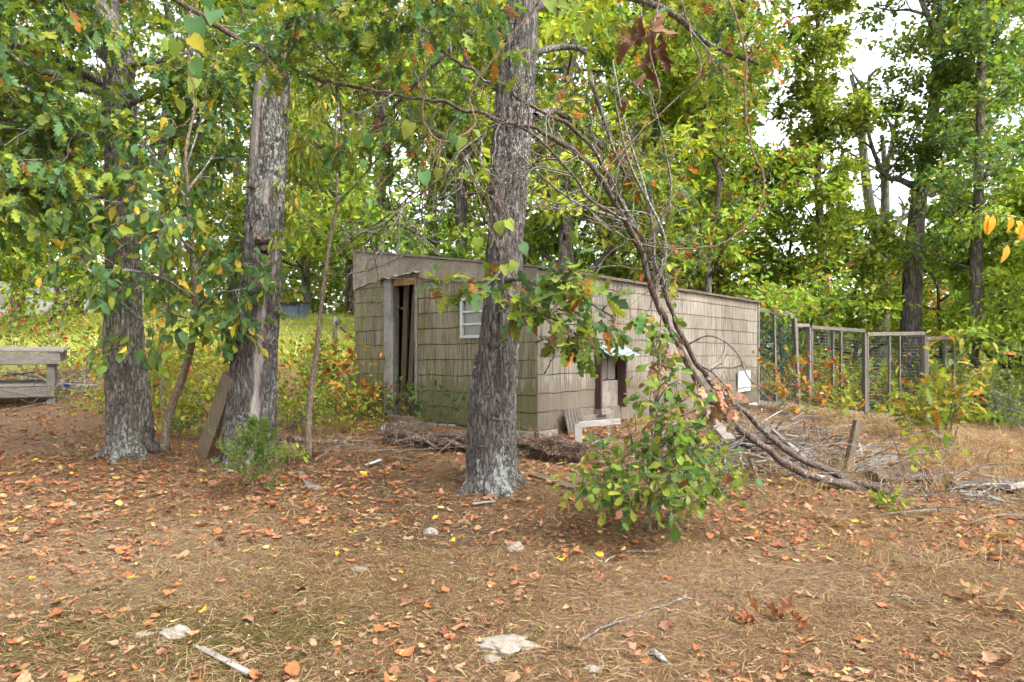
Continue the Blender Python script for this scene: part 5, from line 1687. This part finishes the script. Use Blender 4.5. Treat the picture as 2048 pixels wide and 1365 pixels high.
    V, Q, C = leaves_geo(P, fr, rng.uniform(.02, .045, len(P)), 'rhomb', pal(rng, len(P), [(4, (.12, .19, .045)), (3, (.18, .24, .055)), (1, (.08, .14, .045))], .2), 0, rng)
    # thin the scale leaves to needles
    t.part('foliage', (V, Q, None), M['leaf'], None, C)
    # oak seedling turning yellow by the fence
    bush('oak_sapling', 'young oak with yellow-orange leaves before the last wire panel', 'tree', G(1898, 895), 6, 1.0, .014, [(4, (.34, .31, .05)), (4, YG), (1.6, OR), (1.5, MG)], .14, 'oak', 2, 300, (8,), 1, .2, .04, (.5, 1.1), 5, .03, seed=5, el=(.7, 1.4))
    small = [  # px, py, label, palette, L, stems
        (1680, 850, 'low yellow-leaved plant before the third wire panel', [(4, LY), (3, YG), (1, OR)], .55, 5),
        (1800, 880, 'low yellow-green plant beside the leaning stake', [(4, LY), (3, YG), (1, MG)], .5, 5),
        (1745, 860, 'thin plant with reddish leaves before the green steel post', [(2, RD), (2, OR), (3, YG)], .6, 4),
        (1600, 830, 'tall weedy plant with red leaves before the narrow wire panel', [(2, RD), (2, OR), (2, YG), (1, MG)], .85, 5),
        (1770, 1020, 'small green weed beside the grey log', [(3, MG), (2, YG)], .14, 4),
        (1830, 960, 'thin reddish green seedling behind the grey log', [(2, YG), (1, OR), (1, MG)], .4, 3),
        (585, 930, 'tiny light green seedling between dead trunk and sapling', [(3, (.25, .32, .06))], .16, 4),
        (590, 870, 'fine-leaved green bush right of the dead trunk', [(4, MG), (3, YG), (1, LY)], .75, 8),
        (370, 885, 'broad green weed at the foot of the leaning plank', [(3, MG), (2, TG)], .3, 5),
        (840, 845, 'wilting dark plant before the shed doorway', [(3, DG), (2, (.1, .09, .05)), (1, MG)], .55, 5),
        (890, 858, 'wilting weed before the shed wall below the window', [(3, DG), (2, (.12, .1, .05)), (1, MG)], .5, 5),
        (790, 850, 'dark wilting weed at the doorway edge', [(3, DG), (2, (.12, .1, .05)), (1, OR)], .5, 5),
        (870, 850, 'climbing green weed on the shed wall right of the doorway', [(3, MG), (1, DG)], .8, 2),
        (712, 850, 'reddish orange bramble at the shed corner left of the doorway', [(3, OR), (2, RD), (2, YG), (2, MG)], .7, 7),
        (690, 830, 'green and orange bramble below the leaning fence post', [(3, OR), (3, YG), (2, MG)], .95, 8),
        (640, 810, 'dense orange and green bramble behind the sapling', [(2, OR), (4, YG), (2, MG)], .95, 9),
        (440, 860, 'yellow-green bramble behind the leaning plank', [(4, YG), (3, LY), (1, OR)], .9, 8),
        (360, 845, 'yellow bramble behind the young leaning tree', [(4, YG), (3, LY), (1, YE), (.6, OR)], .95, 8),
        (310, 800, 'orange tinted bramble behind the forked oak', [(2, YG), (2, OR), (1, LY)], .9, 8),
        (410, 810, 'tall yellow-green bramble seen between the near trunks', [(4, YG), (2, LY), (1, MG)], 1.2, 9),
        (1545, 812, 'weedy bush behind the leaning wire panel', [(3, MG), (2, YG), (1.5, OR), (1, RD)], 1.2, 9),
        (1650, 835, 'leafy bush growing through the third wire panel', [(3, YG), (3, MG), (1, OR)], 1.1, 9),
        (1710, 838, 'red-leaved bush growing through the third wire panel', [(2, YG), (2, OR), (1.5, RD), (2, MG)], 1.2, 7),
        (1790, 838, 'yellow-green bush growing through the fourth wire panel', [(4, YG), (2, LY), (2, MG)], 1.1, 9),
        (1940, 835, 'green bush behind the young yellow oak', [(4, MG), (2, YG)], 1.0, 8),
        (170, 775, 'green shrub behind the brush pile near the bench', [(4, MG), (3, YG), (1, OR)], 1.2, 8),
        (60, 770, 'red-tinted shrub behind the bench', [(3, MG), (2, YG), (2, RD)], 1.5, 8),
        (255, 790, 'orange-leaved shrub between the brush pile and the forked oak', [(2, YG), (2, OR), (2, MG)], 1.1, 8),
        (2030, 820, 'pale green shrub past the fence end', [(3, (.2, .24, .09)), (2, MG)], 1.6, 8),
    ]
    for i, (px, py, label, pl, L, st) in enumerate(small):
        b = G(px, py)
        if px in (1545, 1650, 1710, 1790, 1940):
            b = GX(px, 14.6 if px < 1700 else 15.3)
        if px in (170, 60, 255):
            b = GX(px, 12.5)
        if px == 2030:
            b = GX(px, 13.5)
        big = L > .7
        fine = py == 870
        wilt = 'wilting' in label
        bush('bramble' if 'bramble' in label else 'shrub' if 'bush' in label or 'shrub' in label else 'weed', label, 'plant', b, st, L, .006 if big else .004, pl, .05 if fine else .055 if wilt else .085 if L > .3 else .06, 'ell' if i % 3 else 'obo', 3 if fine else 2 if big else 1, 0,
             (7,) if big else (4,), 1, 1.2 if wilt else .3, .0 if big else .05, (.5, 1.1), 5 if big else 4, .04 if big else .015, seed=300 + i, mat='leaf_near', el=(.5, 1.4))
shrubs()
# ------------------------------------------------------------------ logs, planks and rubbish
def rot_log(name, label, a, b, r, seed, mat='rotten', n=26, sides=22, cat='log', flat=.75):
    rng = np.random.default_rng(seed)
    P = smooth_path([a, (np.asarray(a) + b) / 2 + rng.normal(0, .04, 3) * [1, 1, .3], b], n // 2)
    V, Q, T = tube(P, r * (1 + .15 * np.sin(np.arange(len(P)) * .9)), sides)
    base = np.asarray(a, float)
    c = np.repeat(P, sides, 0)
    d = np.array([mnoise.noise((p[0] * 6 + seed, p[1] * 6, p[2] * 18)) for p in V])
    d2 = np.array([mnoise.noise((p[0] * 25 + seed, p[1] * 25, p[2] * 40)) for p in V])
    V = c + (V - c) * (1 + .35 * d + .15 * d2)[:, None] * np.array([1, 1, flat])
    return single(name, (V, Q, T), M[mat], label, cat, base, smooth=False)

def debris():
    rng = np.random.default_rng(17)
    up = UP
    rot_log('rotten_log', 'dark crumbling log on the ground behind the big oak', G(790, 890) + up * .06, G(1165, 925) + up * .08, .17, 3)
    rot_log('rotten_log', 'pale weathered log lying before the shed doorway', G(765, 868) + up * .05, G(840, 868) + up * .06, .09, 4, 'far_bark')
    rot_log('grey_log', 'short grey log on the ground right of the leafless limbs', G(1740, 965) + up * .06, G(1870, 965) + up * .07, .085, 6, 'limb_bark')
    rot_log('grey_log', 'grey rough log end near the edge of the yard', G(1900, 985) + up * .05, G(2100, 975) + up * .05, .07, 7, 'limb_bark')
    rot_log('grey_log', 'dark old log among the dry grass behind the fallen limbs', G(1480, 905) + up * .1, G(1640, 885) + up * .1, .13, 8, 'rotten')
    rot_log('pale_log', 'thin pale pole on the ground behind the sapling', G(590, 885) + up * .03, G(690, 890) + up * .03, .035, 9, 'grey_bark')
    rot_log('charred_log', 'short black charred log beside the dead trunk', G(548, 890) + up * .04, G(590, 888) + up * .05, .05, 10, 'rotten')
    # plank leaning on the dead trunk
    a, b = G(404, 915), W(462, 752, 6.75)
    plank('leaning_plank', a - up * .04, b, .17, .075, 'brown_wood', 'thick weathered plank leaning against the dead trunk', up=(-.5, -1, 0))
    plank('buried_plank', G(1065, 955) + up * .01, G(1150, 985) + up * .02, .1, .05, 'brown_wood', 'brown plank on the ground at the foot of the big oak')
    plank('wooden_stake', G(1690, 948) - up * .05, W(1716, 842, G(1690, 948)[1] + .05), .06, .09, 'brown_wood', 'dark wooden stake leaning out of the ground near the grey log', 'stake', up=(0, 1, 0))
    y = G(1700, 945)[1]
    plank('white_board', W(1672, 958, y), W(1785, 914, y + .5), .11, .05, 'white_wood', 'whitish board propped on the ground behind the stake')
    a = G(1622, 935)
    plank('grey_board', a + up * .03, W(1545, 862, a[1] + .5), .05, .05, 'pale_wood', 'long pale board slanting up behind the fallen limbs')
    plank('grey_board', W(1465, 882, a[1] + .6), W(1560, 855, a[1] + 1.0), .12, .04, 'grey_wood_x', 'grey mossy board lying behind the fallen limbs')
    a = G(1486, 890)
    plank('steel_stake', a - up * .03, W(1458, 832, a[1] + .3), .03, .025, 'green_steel', 'dark green metal stake leaning near the fallen limbs', 'stake', up=(0, 1, 0))
    plank('pale_board', W(1412, 825, 7.6), W(1460, 880, 7.0), .12, .025, 'pale_wood', 'pale wide board sloping down from the shed wall near the fallen limbs', up=(0, -.3, 1))
    a = G(1516, 962)
    plank('broken_stick', a, W(1495, 900, a[1] + .1), .03, .03, 'vine_bark', 'reddish broken stick upright beside the leafy shrub', 'stick', up=(0, 1, 0))
    plank('board_scrap', G(2005, 985) + up * .06, G(2110, 975) + up * .09, .16, .04, 'white_wood', 'pale grey board scrap at the edge of the yard')
    plank('board_scrap', G(600, 950) + up * .015, G(622, 985) + up * .015, .05, .03, 'grey_wood', 'narrow grey board lying beside the small cedar')
    plank('board_scrap', G(545, 988) + up * .012, G(580, 985) + up * .02, .04, .015, 'white_wood', 'little pale splinter lying right of the small cedar')
    plank('wood_splinter', G(392, 1298) + up * .012, G(498, 1355) + up * .012, .03, .015, 'white_wood', 'long white painted splinter lying near the rock in the lower corner', 'splinter')
    plank('foil_scrap', G(732, 938) + up * .03, G(762, 930) + up * .05, .045, .006, 'foil', 'small pale blue foil scrap on the leaves before the shed', 'litter')
    plank('pale_slab', G(1560, 805, 8) + up * .03, G(1625, 828, 8) + up * .02, .18, .05, 'white_wood', 'pale slab lying below the leaning wire panel')
    plank('pale_slab', G(945, 1012) + up * .01, G(990, 1008) + up * .015, .03, .012, 'white_wood', 'short white sliver lying in front of the big oak')
    # post with brace on the slope
    b = GX(670, 14.6, -.1)
    t = Thing('fence_post', 'old round wooden post with a slanting brace on the grassy slope', 'post', b)
    tp = W(670, 634, 14.6)
    t.part('post', MB().tube([b, (b + tp) / 2, tp], [.055, .05, .05], 9), M['grey_wood'], smooth=True)
    t.part('brace', MB().tube([W(673, 645, 14.55), W(700, 672, 14.0), W(722, 690, 13.6)], .035, 7), M['dark_wood'], smooth=True)
    mb = MB()
    for py in (648, 668, 690):
        mb.tube(smooth_path([W(420, py - 2, 15.5), W(540, py + 2, 15), W(670, py, 14.6)], 5), .004, 4)
    t.part('wire', mb, M['wire'])
    # rocks
    def rock(label, px, py, sx, sy, sz, seed):
        p = G(px, py)
        n, m = 26, 15
        V = []
        for i in range(m):
            ph = math.pi * i / (m - 1)
            for j in range(n):
                th = 2 * math.pi * j / n
                q = Vector((math.sin(ph) * math.cos(th), math.sin(ph) * math.sin(th), math.cos(ph)))
                d = 1 + .35 * mnoise.noise(q * 1.6 + Vector((seed, 0, 0))) + .2 * mnoise.noise(q * 4.5 + Vector((0, seed, 0))) + .08 * mnoise.noise(q * 12)
                V.append(p + np.array([q.x * sx * d, q.y * sy * d, q.z * sz * d]))
        Q = [[i * n + j, (i + 1) * n + j, (i + 1) * n + (j + 1) % n, i * n + (j + 1) % n] for i in range(m - 1) for j in range(n)]
        single('rock', (np.array(V), Q, None), M['rock'], label, 'rock', p, 'pale rocks set in the ground')
    rock('pale jagged rock beside the white painted splinter', 348, 1275, .09, .06, .05, 3)
    rock('low pale rock showing through the soil beside the jagged one', 290, 1278, .07, .05, .022, 5)
    rock('broad flat pale rock half buried at the bottom middle', 1010, 1292, .15, .085, .03, 8)
    rock('small pale stone in front of the broad flat rock', 985, 1325, .05, .03, .02, 9)
    rock('grey stone among leaves right of the path of needles', 1030, 1098, .06, .05, .035, 12)
    rock('grey flat stone before the small cedar', 630, 980, .07, .05, .04, 14)
    rock('small grey stone half under leaves before the big oak', 860, 1066, .05, .04, .03, 15)
    rock('small white stone on the bare patch', 720, 1140, .05, .035, .014, 17)
    rock('small grey stone lying left of the small cedar', 140, 1012, .05, .035, .02, 18)
    rock('small pale stone on the left bare patch', 205, 1028, .05, .04, .016, 19)
    rock('rough grey stone at the lower edge near the withered heap', 1190, 1345, .05, .04, .02, 21)
    # brush pile behind the bench and by the log
    def pile(label, px, py, Y, n, sx, sy, h, seed, mat='twig_bark'):
        r2 = np.random.default_rng(seed)
        c = GX(px, Y) if Y else G(px, py)
        mb = MB()
        for q in range(n):
            p = c + np.array([r2.normal(0, sx), r2.normal(0, sy), 0])
            p[2] = float(gz(p[0], p[1])) + abs(r2.normal(0, h)) + .01
            d = nrm(np.array([r2.normal(0, 1), r2.normal(0, .6), r2.normal(0, .22)]))
            L = r2.uniform(.25, .9)
            e = p + d * L
            e[2] = max(e[2], float(gz(e[0], e[1])) + .01)
            mb.tube(smooth_path([p, (p + e) / 2 + r2.normal(0, .05, 3), e], 4), np.linspace(r2.uniform(.004, .014), .002, 9), 5, False)
        single('brush_pile', mb, M[mat], label, 'brush', c, kind='stuff')
    pile('heap of bare brushwood between the bench and the forked oak', 165, 0, 11.0, 170, .75, .5, .22, 1)
    pile('heap of thin dry sticks on the rotten log before the shed', 790, 0, 7.1, 55, .6, .25, .05, 2, 'thin_bark')
    pile('tangle of dead stalks around the pale boards behind the fallen limbs', 1560, 0, 7.6, 190, .7, .45, .14, 3, 'twig_bark')
    pile('scatter of dry sticks behind the leafy shrub', 1440, 0, 6.9, 120, .6, .4, .08, 4)
    pile('scatter of grey sticks at the edge of the yard beyond the fallen limbs', 1900, 0, 6.8, 80, .7, .4, .05, 5)
    # fallen twigs in front
    for i, (lst, lab) in enumerate((([(1150, 1290), (1230, 1255), (1330, 1215), (1365, 1200), (1372, 1185)], 'long thin forked twig lying on the needles before the shrub'), ([(1185, 1120), (1210, 1130), (1250, 1110), (1320, 1110)], 'grey bent twig on the ground at the foot of the shrub'),
                                   ([(1780, 1195), (1830, 1205), (1880, 1208)], 'dark twig lying among leaves below the yard edge'), ([(200, 1068), (260, 1058)], 'dark twig on the bare ground left of the cedar'), ([(700, 1075), (745, 1068)], 'short dark twig among leaves left of the big oak'),
                                   ([(1305, 1310), (1350, 1340)], 'short stubby stick near the bottom edge'))):
        P = smooth_path([G(a, b) + UP * .012 for a, b in lst], 6)
        P = P + rng.normal(0, .004, P.shape)
        mb = MB().tube(P, np.linspace(.007 if i != 5 else .02, .003, len(P)), 7)
        if i < 2:
            k = len(P) // 2
            mb.tube(smooth_path([P[k], P[k] + np.array([.12, .06, .02]), P[k] + np.array([.26, .07, .0])], 4), .003, 5)
        single('fallen_twig', mb, M['twig_bark'], lab, 'twig', P[0], 'twigs lying on the ground')
    # withered curled leaf heap in the lower right
    def heap(label, px, py, n, seed, c):
        r2 = np.random.default_rng(seed)
        p = G(px, py)
        P = p + r2.normal(0, 1, (n, 3)) * [.07, .04, .012] + [0, 0, .03]
        fr = leaf_frames(P, r2.normal(0, 1, (n, 3)) * [1, .6, .3], r2, -.1, .5, .5)
        V, Q, C = leaves_geo(P, fr, r2.uniform(.09, .15, n), 'fall1', pal(r2, n, [(1, c)], .2), .06, r2)
        single('withered_leaves', (V, Q, None), M['leaf_dry'], label, 'leaves', p, col=C)
    heap('clump of large curled dark brown leaves on the needles', 1525, 1250, 9, 3, (.22, .09, .04))
    heap('clump of large curled tan brown leaves near the yard edge', 1955, 1210, 10, 4, (.33, .19, .09))
    # blue outbuilding on the slope, pale house beyond
    b = GX(565, 24)
    t = Thing('outbuilding', 'small blue-grey metal outbuilding at the top of the grassy slope', 'building', b)
    w, h, d = 1.35, W(0, 607, 24)[2] - b[2] - .2, 1.4
    x0 = b[0] - .85
    t.part('wall', MB().box((x0 + w / 2, b[1] + d / 2, b[2] + h / 2 + .1), w, d, h + .2), M['blue_metal'])
    for k in range(6):
        t.part('wall_rib', MB().box((x0 + .14 + k * .28, b[1] - .012, b[2] + h / 2 + .1), .04, .02, h + .16), M['blue_metal'])
    t.part('roof', MB().box((x0 + w / 2, b[1] + d / 2 - .05, b[2] + h + .24), w + .2, d + .3, .06, (1, 0, .04), (0, 1, .06), (0, -.06, 1)), M['dark_wood'])
    b = GX(60, 34)
    t = Thing('house', 'pale house wall glimpsed through the leaves above the bench', 'building', b)
    t.part('wall', MB().box((b[0], b[1] + 2, b[2] + 1.3), 7, 4, 2.8), M['house_white'])
    t.part('roof', MB().box((b[0], b[1] + 1.9, b[2] + 2.85), 7.6, 4.6, .25), M['rust'])
    for k in (-1, 1):
        wn_ = t.part('window', MB().box((b[0] + k * 1.6, b[1] - .02, b[2] + 1.5), .9, .08, 1.1), M['white_paint'])
        t.part('pane', MB().box((b[0] + k * 1.6, b[1] - .065, b[2] + 1.5), .76, .02, .96), M['glass'], wn_)
debris()

# ------------------------------------------------------------------ ground cover
def ground_cover():
    rng = np.random.default_rng(123)
    # lying straw: thin arched blades
    def straw(name, label, n, xr, yr, L, w, palette, upright, dens=None, cat='grass'):
        y = rng.uniform(yr[0], yr[1], int(n * 2.2))
        x = rng.uniform(-1, 1, len(y)) * (y * .78 + 1.9) if xr is None else rng.uniform(xr[0], xr[1], len(y))
        if dens is not None:
            k = rng.random(len(y)) < dens(x, y)
            x, y = x[k], y[k]
        x, y = x[:n], y[:n]
        n = len(x)
        z = gzn(x, y)
        P = np.stack([x, y, z], 1)
        az = rng.uniform(0, 2 * math.pi, n)
        el = np.clip(np.abs(rng.normal(upright[0], upright[1], n)), .02, 1.5)
        d = np.stack([np.cos(az) * np.cos(el), np.sin(az) * np.cos(el), np.sin(el)], 1)
        l = L * np.exp(rng.normal(0, .3, n))
        sd_ = nrm(np.cross(d, rng.normal(0, .4, (n, 3)) + [0, 0, 1]))
        bend = np.stack([np.cos(az + .6), np.sin(az + .6), -.9 * np.ones(n)], 1)
        p1 = P + d * (l * .5)[:, None] + [0, 0, .003]
        p2 = P + d * l[:, None] + bend * (l * .22)[:, None] * np.minimum(1, el * 2)[:, None]
        p2[:, 2] = np.maximum(p2[:, 2], z + .002)
        ww = (w * rng.uniform(.7, 1.4, n))[:, None]
        V = np.stack([P - sd_ * ww, P + sd_ * ww, p1 - sd_ * ww * .8, p1 + sd_ * ww * .8, p2 - sd_ * ww * .15, p2 + sd_ * ww * .15], 1).reshape(-1, 3)
        q = np.array([[0, 1, 3, 2], [2, 3, 5, 4]])
        Q = (q[None] + (np.arange(n) * 6)[:, None, None]).reshape(-1, 4)
        C = np.repeat(pal(rng, n, palette, .22), 6, 0)
        single(name, (V, Q, None), M['grass'], label, cat, (0, yr[0], 0), kind='stuff', col=C)
    ST = [(4, (.25, .165, .087)), (3, (.2, .125, .066)), (2, (.34, .25, .145)), (1, (.12, .075, .046))]
    clump = lambda s, o, lo: (lambda x, y: np.clip(np.array([mnoise.noise((a * s + o, b * s, o)) for a, b in zip(x, y)]) * 2.2 + lo, .06, 1))
    straw('dry_needles', 'dry brown grass thatch and needles covering the near ground', 130000, None, (2.0, 7.5), .07, .0015, ST, (.0, .22))
    straw('dry_grass', 'short dry straw-coloured grass over the yard', 34000, None, (2.4, 9.0), .085, .0015, ST, (.35, .4), clump(1.5, 3, -.1))
    straw('dry_grass', 'pale dry grass on the rise before the wire fence', 26000, (1.5, 13), (6.6, 14), .15, .003, [(4, (.28, .19, .095)), (3, (.22, .135, .07)), (2, (.34, .26, .15))], (.35, .4), clump(.8, 5, .5))
    straw('green_grass', 'sparse olive green grass and moss blades in the near lawn', 12000, None, (2.3, 5.5), .06, .0012, [(3, (.14, .135, .04)), (2, (.1, .105, .035)), (1, (.2, .17, .065))], (.5, .4),
          lambda x, y: np.clip(np.exp(-((x + 1.6) / 1.3) ** 2 - ((y - 3.9) / .9) ** 2) * 1.2 + .02, 0, 1))
    straw('field_grass', 'tall sunny yellow-green grass on the slope behind the trees', 60000, (-22, 1), (12.5, 32), .42, .008, [(4, (.42, .44, .1)), (3, (.36, .4, .09)), (1, (.5, .46, .18))], (1.1, .25), lambda x, y: np.clip((y - 12.2 + x * .12) / 2.5, 0, 1))
    straw('dry_grass', 'tall tufts of dry stalks around the fallen boards', 3600, (2.6, 6.0), (6.4, 9.5), .36, .0022, [(3, (.27, .19, .11)), (2, (.2, .135, .08))], (1.05, .3), clump(2.2, 8, -.15))
    straw('dry_grass', 'tousled tufts of tan grass below the foot of the fallen limbs', 2600, (2.2, 5.2), (4.2, 6.2), .2, .0014, [(3, (.3, .215, .12)), (2, (.22, .15, .085)), (1, (.2, .19, .07))], (.9, .35), clump(2.6, 12, -.3))
    straw('dry_grass', 'dry stalks and stems before the shed', 5200, (-3.2, 1.2), (6.2, 9.0), .26, .0018, [(3, (.24, .16, .095)), (2, (.18, .11, .065)), (1, (.16, .13, .05))], (.8, .4), clump(2.0, 2, -.05))
    # stray leaves: 300 largest are single leaves, the rest one litter
    n = 45000
    y = 2.4 + 9.5 * rng.beta(1.0, 1.5, n)
    x = rng.uniform(-1, 1, n) * (y * .8 + 1.9)
    cl = np.array([mnoise.noise((a * .9, b * .9, 7)) for a, b in zip(x, y)])
    more = np.clip((y - 4.6) / 2.2, 0, 1)
    keep = rng.random(n) < np.clip(.3 + .8 * cl + .75 * more * np.clip((10.5 - y) / 2, .3, 1) + .25 * (x < -1.5) - .22 * (y < 4.4), .08, 1)
    # keep leaves off the shed's own footprint
    rel = np.stack([x, y], 1) - C0[:2]
    su, sv = rel @ SU[:2], rel @ SV[:2]
    keep &= ~((su > -.03) & (su < 6.6) & (sv > -.03) & (sv < 3.4))
    x, y = x[keep], y[keep]
    n = len(x)
    P = np.stack([x, y, gzn(x, y) + rng.uniform(.006, .022, n)], 1)
    D = np.stack([rng.normal(0, 1, n), rng.normal(0, 1, n), rng.normal(0, .12, n)], 1)
    a = nrm(D)
    u = rng.normal(0, .3, (n, 3)) + [0, 0, 1]
    u = nrm(u - a * (u * a).sum(1, keepdims=True))
    b = np.cross(a, u)
    s = np.where(rng.random(n) < .6, .027, .053) * np.exp(rng.normal(0, .33, n)) * np.where(rng.random(n) < .05, 1.4, 1)
    s = np.minimum(s, .085)
    FP = [('rust orange', 5.5, (.35, .125, .052)), ('tan', 5, (.31, .185, .105)), ('dark red brown', 2.2, (.17, .065, .042)), ('pale yellow', .8, (.44, .31, .11)), ('bright yellow', .35, (.52, .35, .03)), ('pinkish brown', 3.5, (.29, .145, .085)), ('olive green', .25, (.17, .18, .05))]
    w = np.array([q[1] for q in FP])
    kc = rng.choice(len(FP), n, p=w / w.sum())
    c = np.array([q[2] for q in FP])[kc] * np.exp(rng.normal(0, .18, (n, 1)))
    tp = rng.integers(0, 5, n)
    tn = ['fall1', 'fall2', 'fall3', 'fall4', 'fall5']
    px = 1024 + F_PX * P[:, 0] / P[:, 1]
    py = HOR - F_PX * (P[:, 2] - CAM_Z) / P[:, 1]
    vis = np.where((px > 4) & (px < 2044) & (py < 1360), s / P[:, 1], 0)
    order = np.argsort(-vis)
    kind_word = ['lobed leaf', 'jagged leaf', 'oval leaf', 'crumpled leaf', 'broad leaf']
    meshes = {}
    near = {}
    ORD = ['nearest', 'second nearest', 'third nearest', 'fourth nearest', 'fifth nearest', 'sixth nearest', 'seventh nearest', 'eighth nearest', 'ninth nearest', 'tenth nearest'] + ['farther off but next nearest'] * 20
    LM = [('white splinter', 440, 1325), ('jagged pale rock', 348, 1275), ('broad flat rock', 1010, 1292), ('leafy shrub', 1303, 1062), ('small cedar', 503, 992), ('big oak trunk', 985, 975), ('stubby stick', 1325, 1325), ('long forked twig', 1280, 1235),
          ('dark curled leaf clump', 1525, 1250), ('tan curled leaf clump', 1955, 1210), ('white stone on the bare patch', 720, 1140), ('grey stone among leaves', 1030, 1098), ('foot of the fallen limbs', 1800, 990), ('dark twig', 1830, 1205), ('short dark twig', 720, 1072), ('pale stone', 205, 1028)]
    LMP = np.array([G(a_, b_) for _, a_, b_ in LM])
    for i in order[:300]:
        tv, tq = TPL[tn[tp[i]]]
        key = (tp[i], int(i) % 3)
        if key not in meshes:
            meshes[key] = make_mesh('fallen_leaf', tv + RNG.normal(0, .05, tv.shape), tq, None, np.ones((len(tv), 3)), True)
        o = link('fallen_leaf', meshes[key], M['leaf_dry'])
        o.matrix_world = Matrix(((b[i][0] * s[i], a[i][0] * s[i], u[i][0] * s[i], P[i][0]), (b[i][1] * s[i], a[i][1] * s[i], u[i][1] * s[i], P[i][1]), (b[i][2] * s[i], a[i][2] * s[i], u[i][2] * s[i], P[i][2]), (0, 0, 0, 1)))
        o.color = (*c[i], 1)
        cw, lw = FP[kc[i]][0], kind_word[tp[i]]
        d = ((LMP[:, :2] - P[i][:2]) ** 2).sum(1)
        m = int(np.argmin(d))
        near.setdefault((cw, lw, m), []).append((float(d[m]), o))
    for (cw, lw, m), ls in near.items():
        for r, (_, o) in enumerate(sorted(ls, key=lambda q: q[0])):
            tag(o, 'fallen %s %s, %s to the %s' % (cw, lw, ORD[r], LM[m][0]), 'leaf', 'large fallen leaves on the ground')
    rest = order[300:]
    Vs, Qs, Cs, off = [], [], [], 0
    tp[rest] = np.where(s[rest] < .034, 5, tp[rest])
    tn.append('tri')
    for q in range(6):
        k = rest[tp[rest] == q]
        V, Q, C = leaves_geo(P[k], (b[k], a[k], u[k]), s[k], tn[q], c[k], .05, rng)
        Vs.append(V); Qs.append(Q + off); Cs.append(C)
        off += len(V)
    single('leaf_litter', (np.concatenate(Vs), np.concatenate(Qs), None), M['leaf_dry'], 'orange and brown fallen leaves strewn over the yard', 'leaves', (0, 5, 0), kind='stuff', col=np.concatenate(Cs))
    # pebbles
    n = 500
    y = 2.4 + 3.0 * rng.beta(1, 2, n)
    x = -1.7 + rng.normal(0, 1.3, n)
    z = gzn(x, y)
    t8 = np.array([(1, 0, 0), (-1, 0, 0), (0, 1, 0), (0, -1, 0), (0, 0, .7), (0, 0, -.7)], float)
    tt = np.array([[0, 2, 4], [2, 1, 4], [1, 3, 4], [3, 0, 4]])
    V = (np.stack([x, y, z], 1)[:, None] + t8[None] * rng.uniform(.004, .014, (n, 1, 1)) * rng.uniform(.6, 1.4, (n, 6, 3))).reshape(-1, 3)
    T = (tt[None] + (np.arange(n) * 6)[:, None, None]).reshape(-1, 3)
    single('gravel', (V, None, T), M['rock'], 'small pale pebbles scattered on the bare soil', 'gravel', (0, 3, 0), kind='stuff')
    # low weedy cover along the edge of the wood
    n = 16000
    x = rng.uniform(2.5, 22, n)
    y = rng.uniform(15.2, 26, n)
    c2 = np.array([mnoise.noise((a_ * .5, b_ * .5, 3)) for a_, b_ in zip(x, y)])
    zz = gz(x, y) + rng.random(n) ** 1.5 * (1.1 + 1.2 * np.clip(c2, -.5, 1))
    P = np.stack([x, y, zz], 1)
    fr = leaf_frames(P, rng.normal(0, 1, P.shape), rng, .2, .8)
    V, Q, C = leaves_geo(P, fr, rng.uniform(.07, .15, n), 'rhomb', pal(rng, n, PAL['underg']), .02, rng)
    single('undergrowth', (V, Q, None), M['leaf'], 'dense leafy undergrowth at the edge of the wood behind the wire fence', 'undergrowth', (10, 18, 0), kind='stuff', col=C)
    n = 16000
    x = rng.uniform(-11, -1.6, n)
    y = rng.uniform(9.4, 12.4, n) - np.clip(x + 6, 0, 4) * .3
    c2 = np.array([mnoise.noise((a_ * .7, b_ * .7, 3)) for a_, b_ in zip(x, y)])
    k = ((x > -6.4) | (y > 12)) & ((x < -4.6) | (y < 10.6))
    x, y, c2 = x[k], y[k], c2[k]
    rel = np.stack([x, y], 1) - C0[:2]
    k = (rel @ SU[:2]) < -.15
    k |= (rel @ SV[:2]) > 3.6
    x, y, c2 = x[k], y[k], c2[k]
    n = len(x)
    zz = gz(x, y) + rng.random(n) ** 1.6 * (.36 + .45 * np.clip(c2, -.5, 1))
    P = np.stack([x, y, zz], 1)
    fr = leaf_frames(P, rng.normal(0, 1, P.shape), rng, .2, .8)
    V, Q, C = leaves_geo(P, fr, rng.uniform(.04, .085, n), 'rhomb', pal(rng, n, PAL['under']), .02, rng)
    single('undergrowth', (V, Q, None), M['leaf'], 'tangled orange and green undergrowth below the grassy slope', 'undergrowth', (-5, 11, 0), kind='stuff', col=C)
ground_cover()
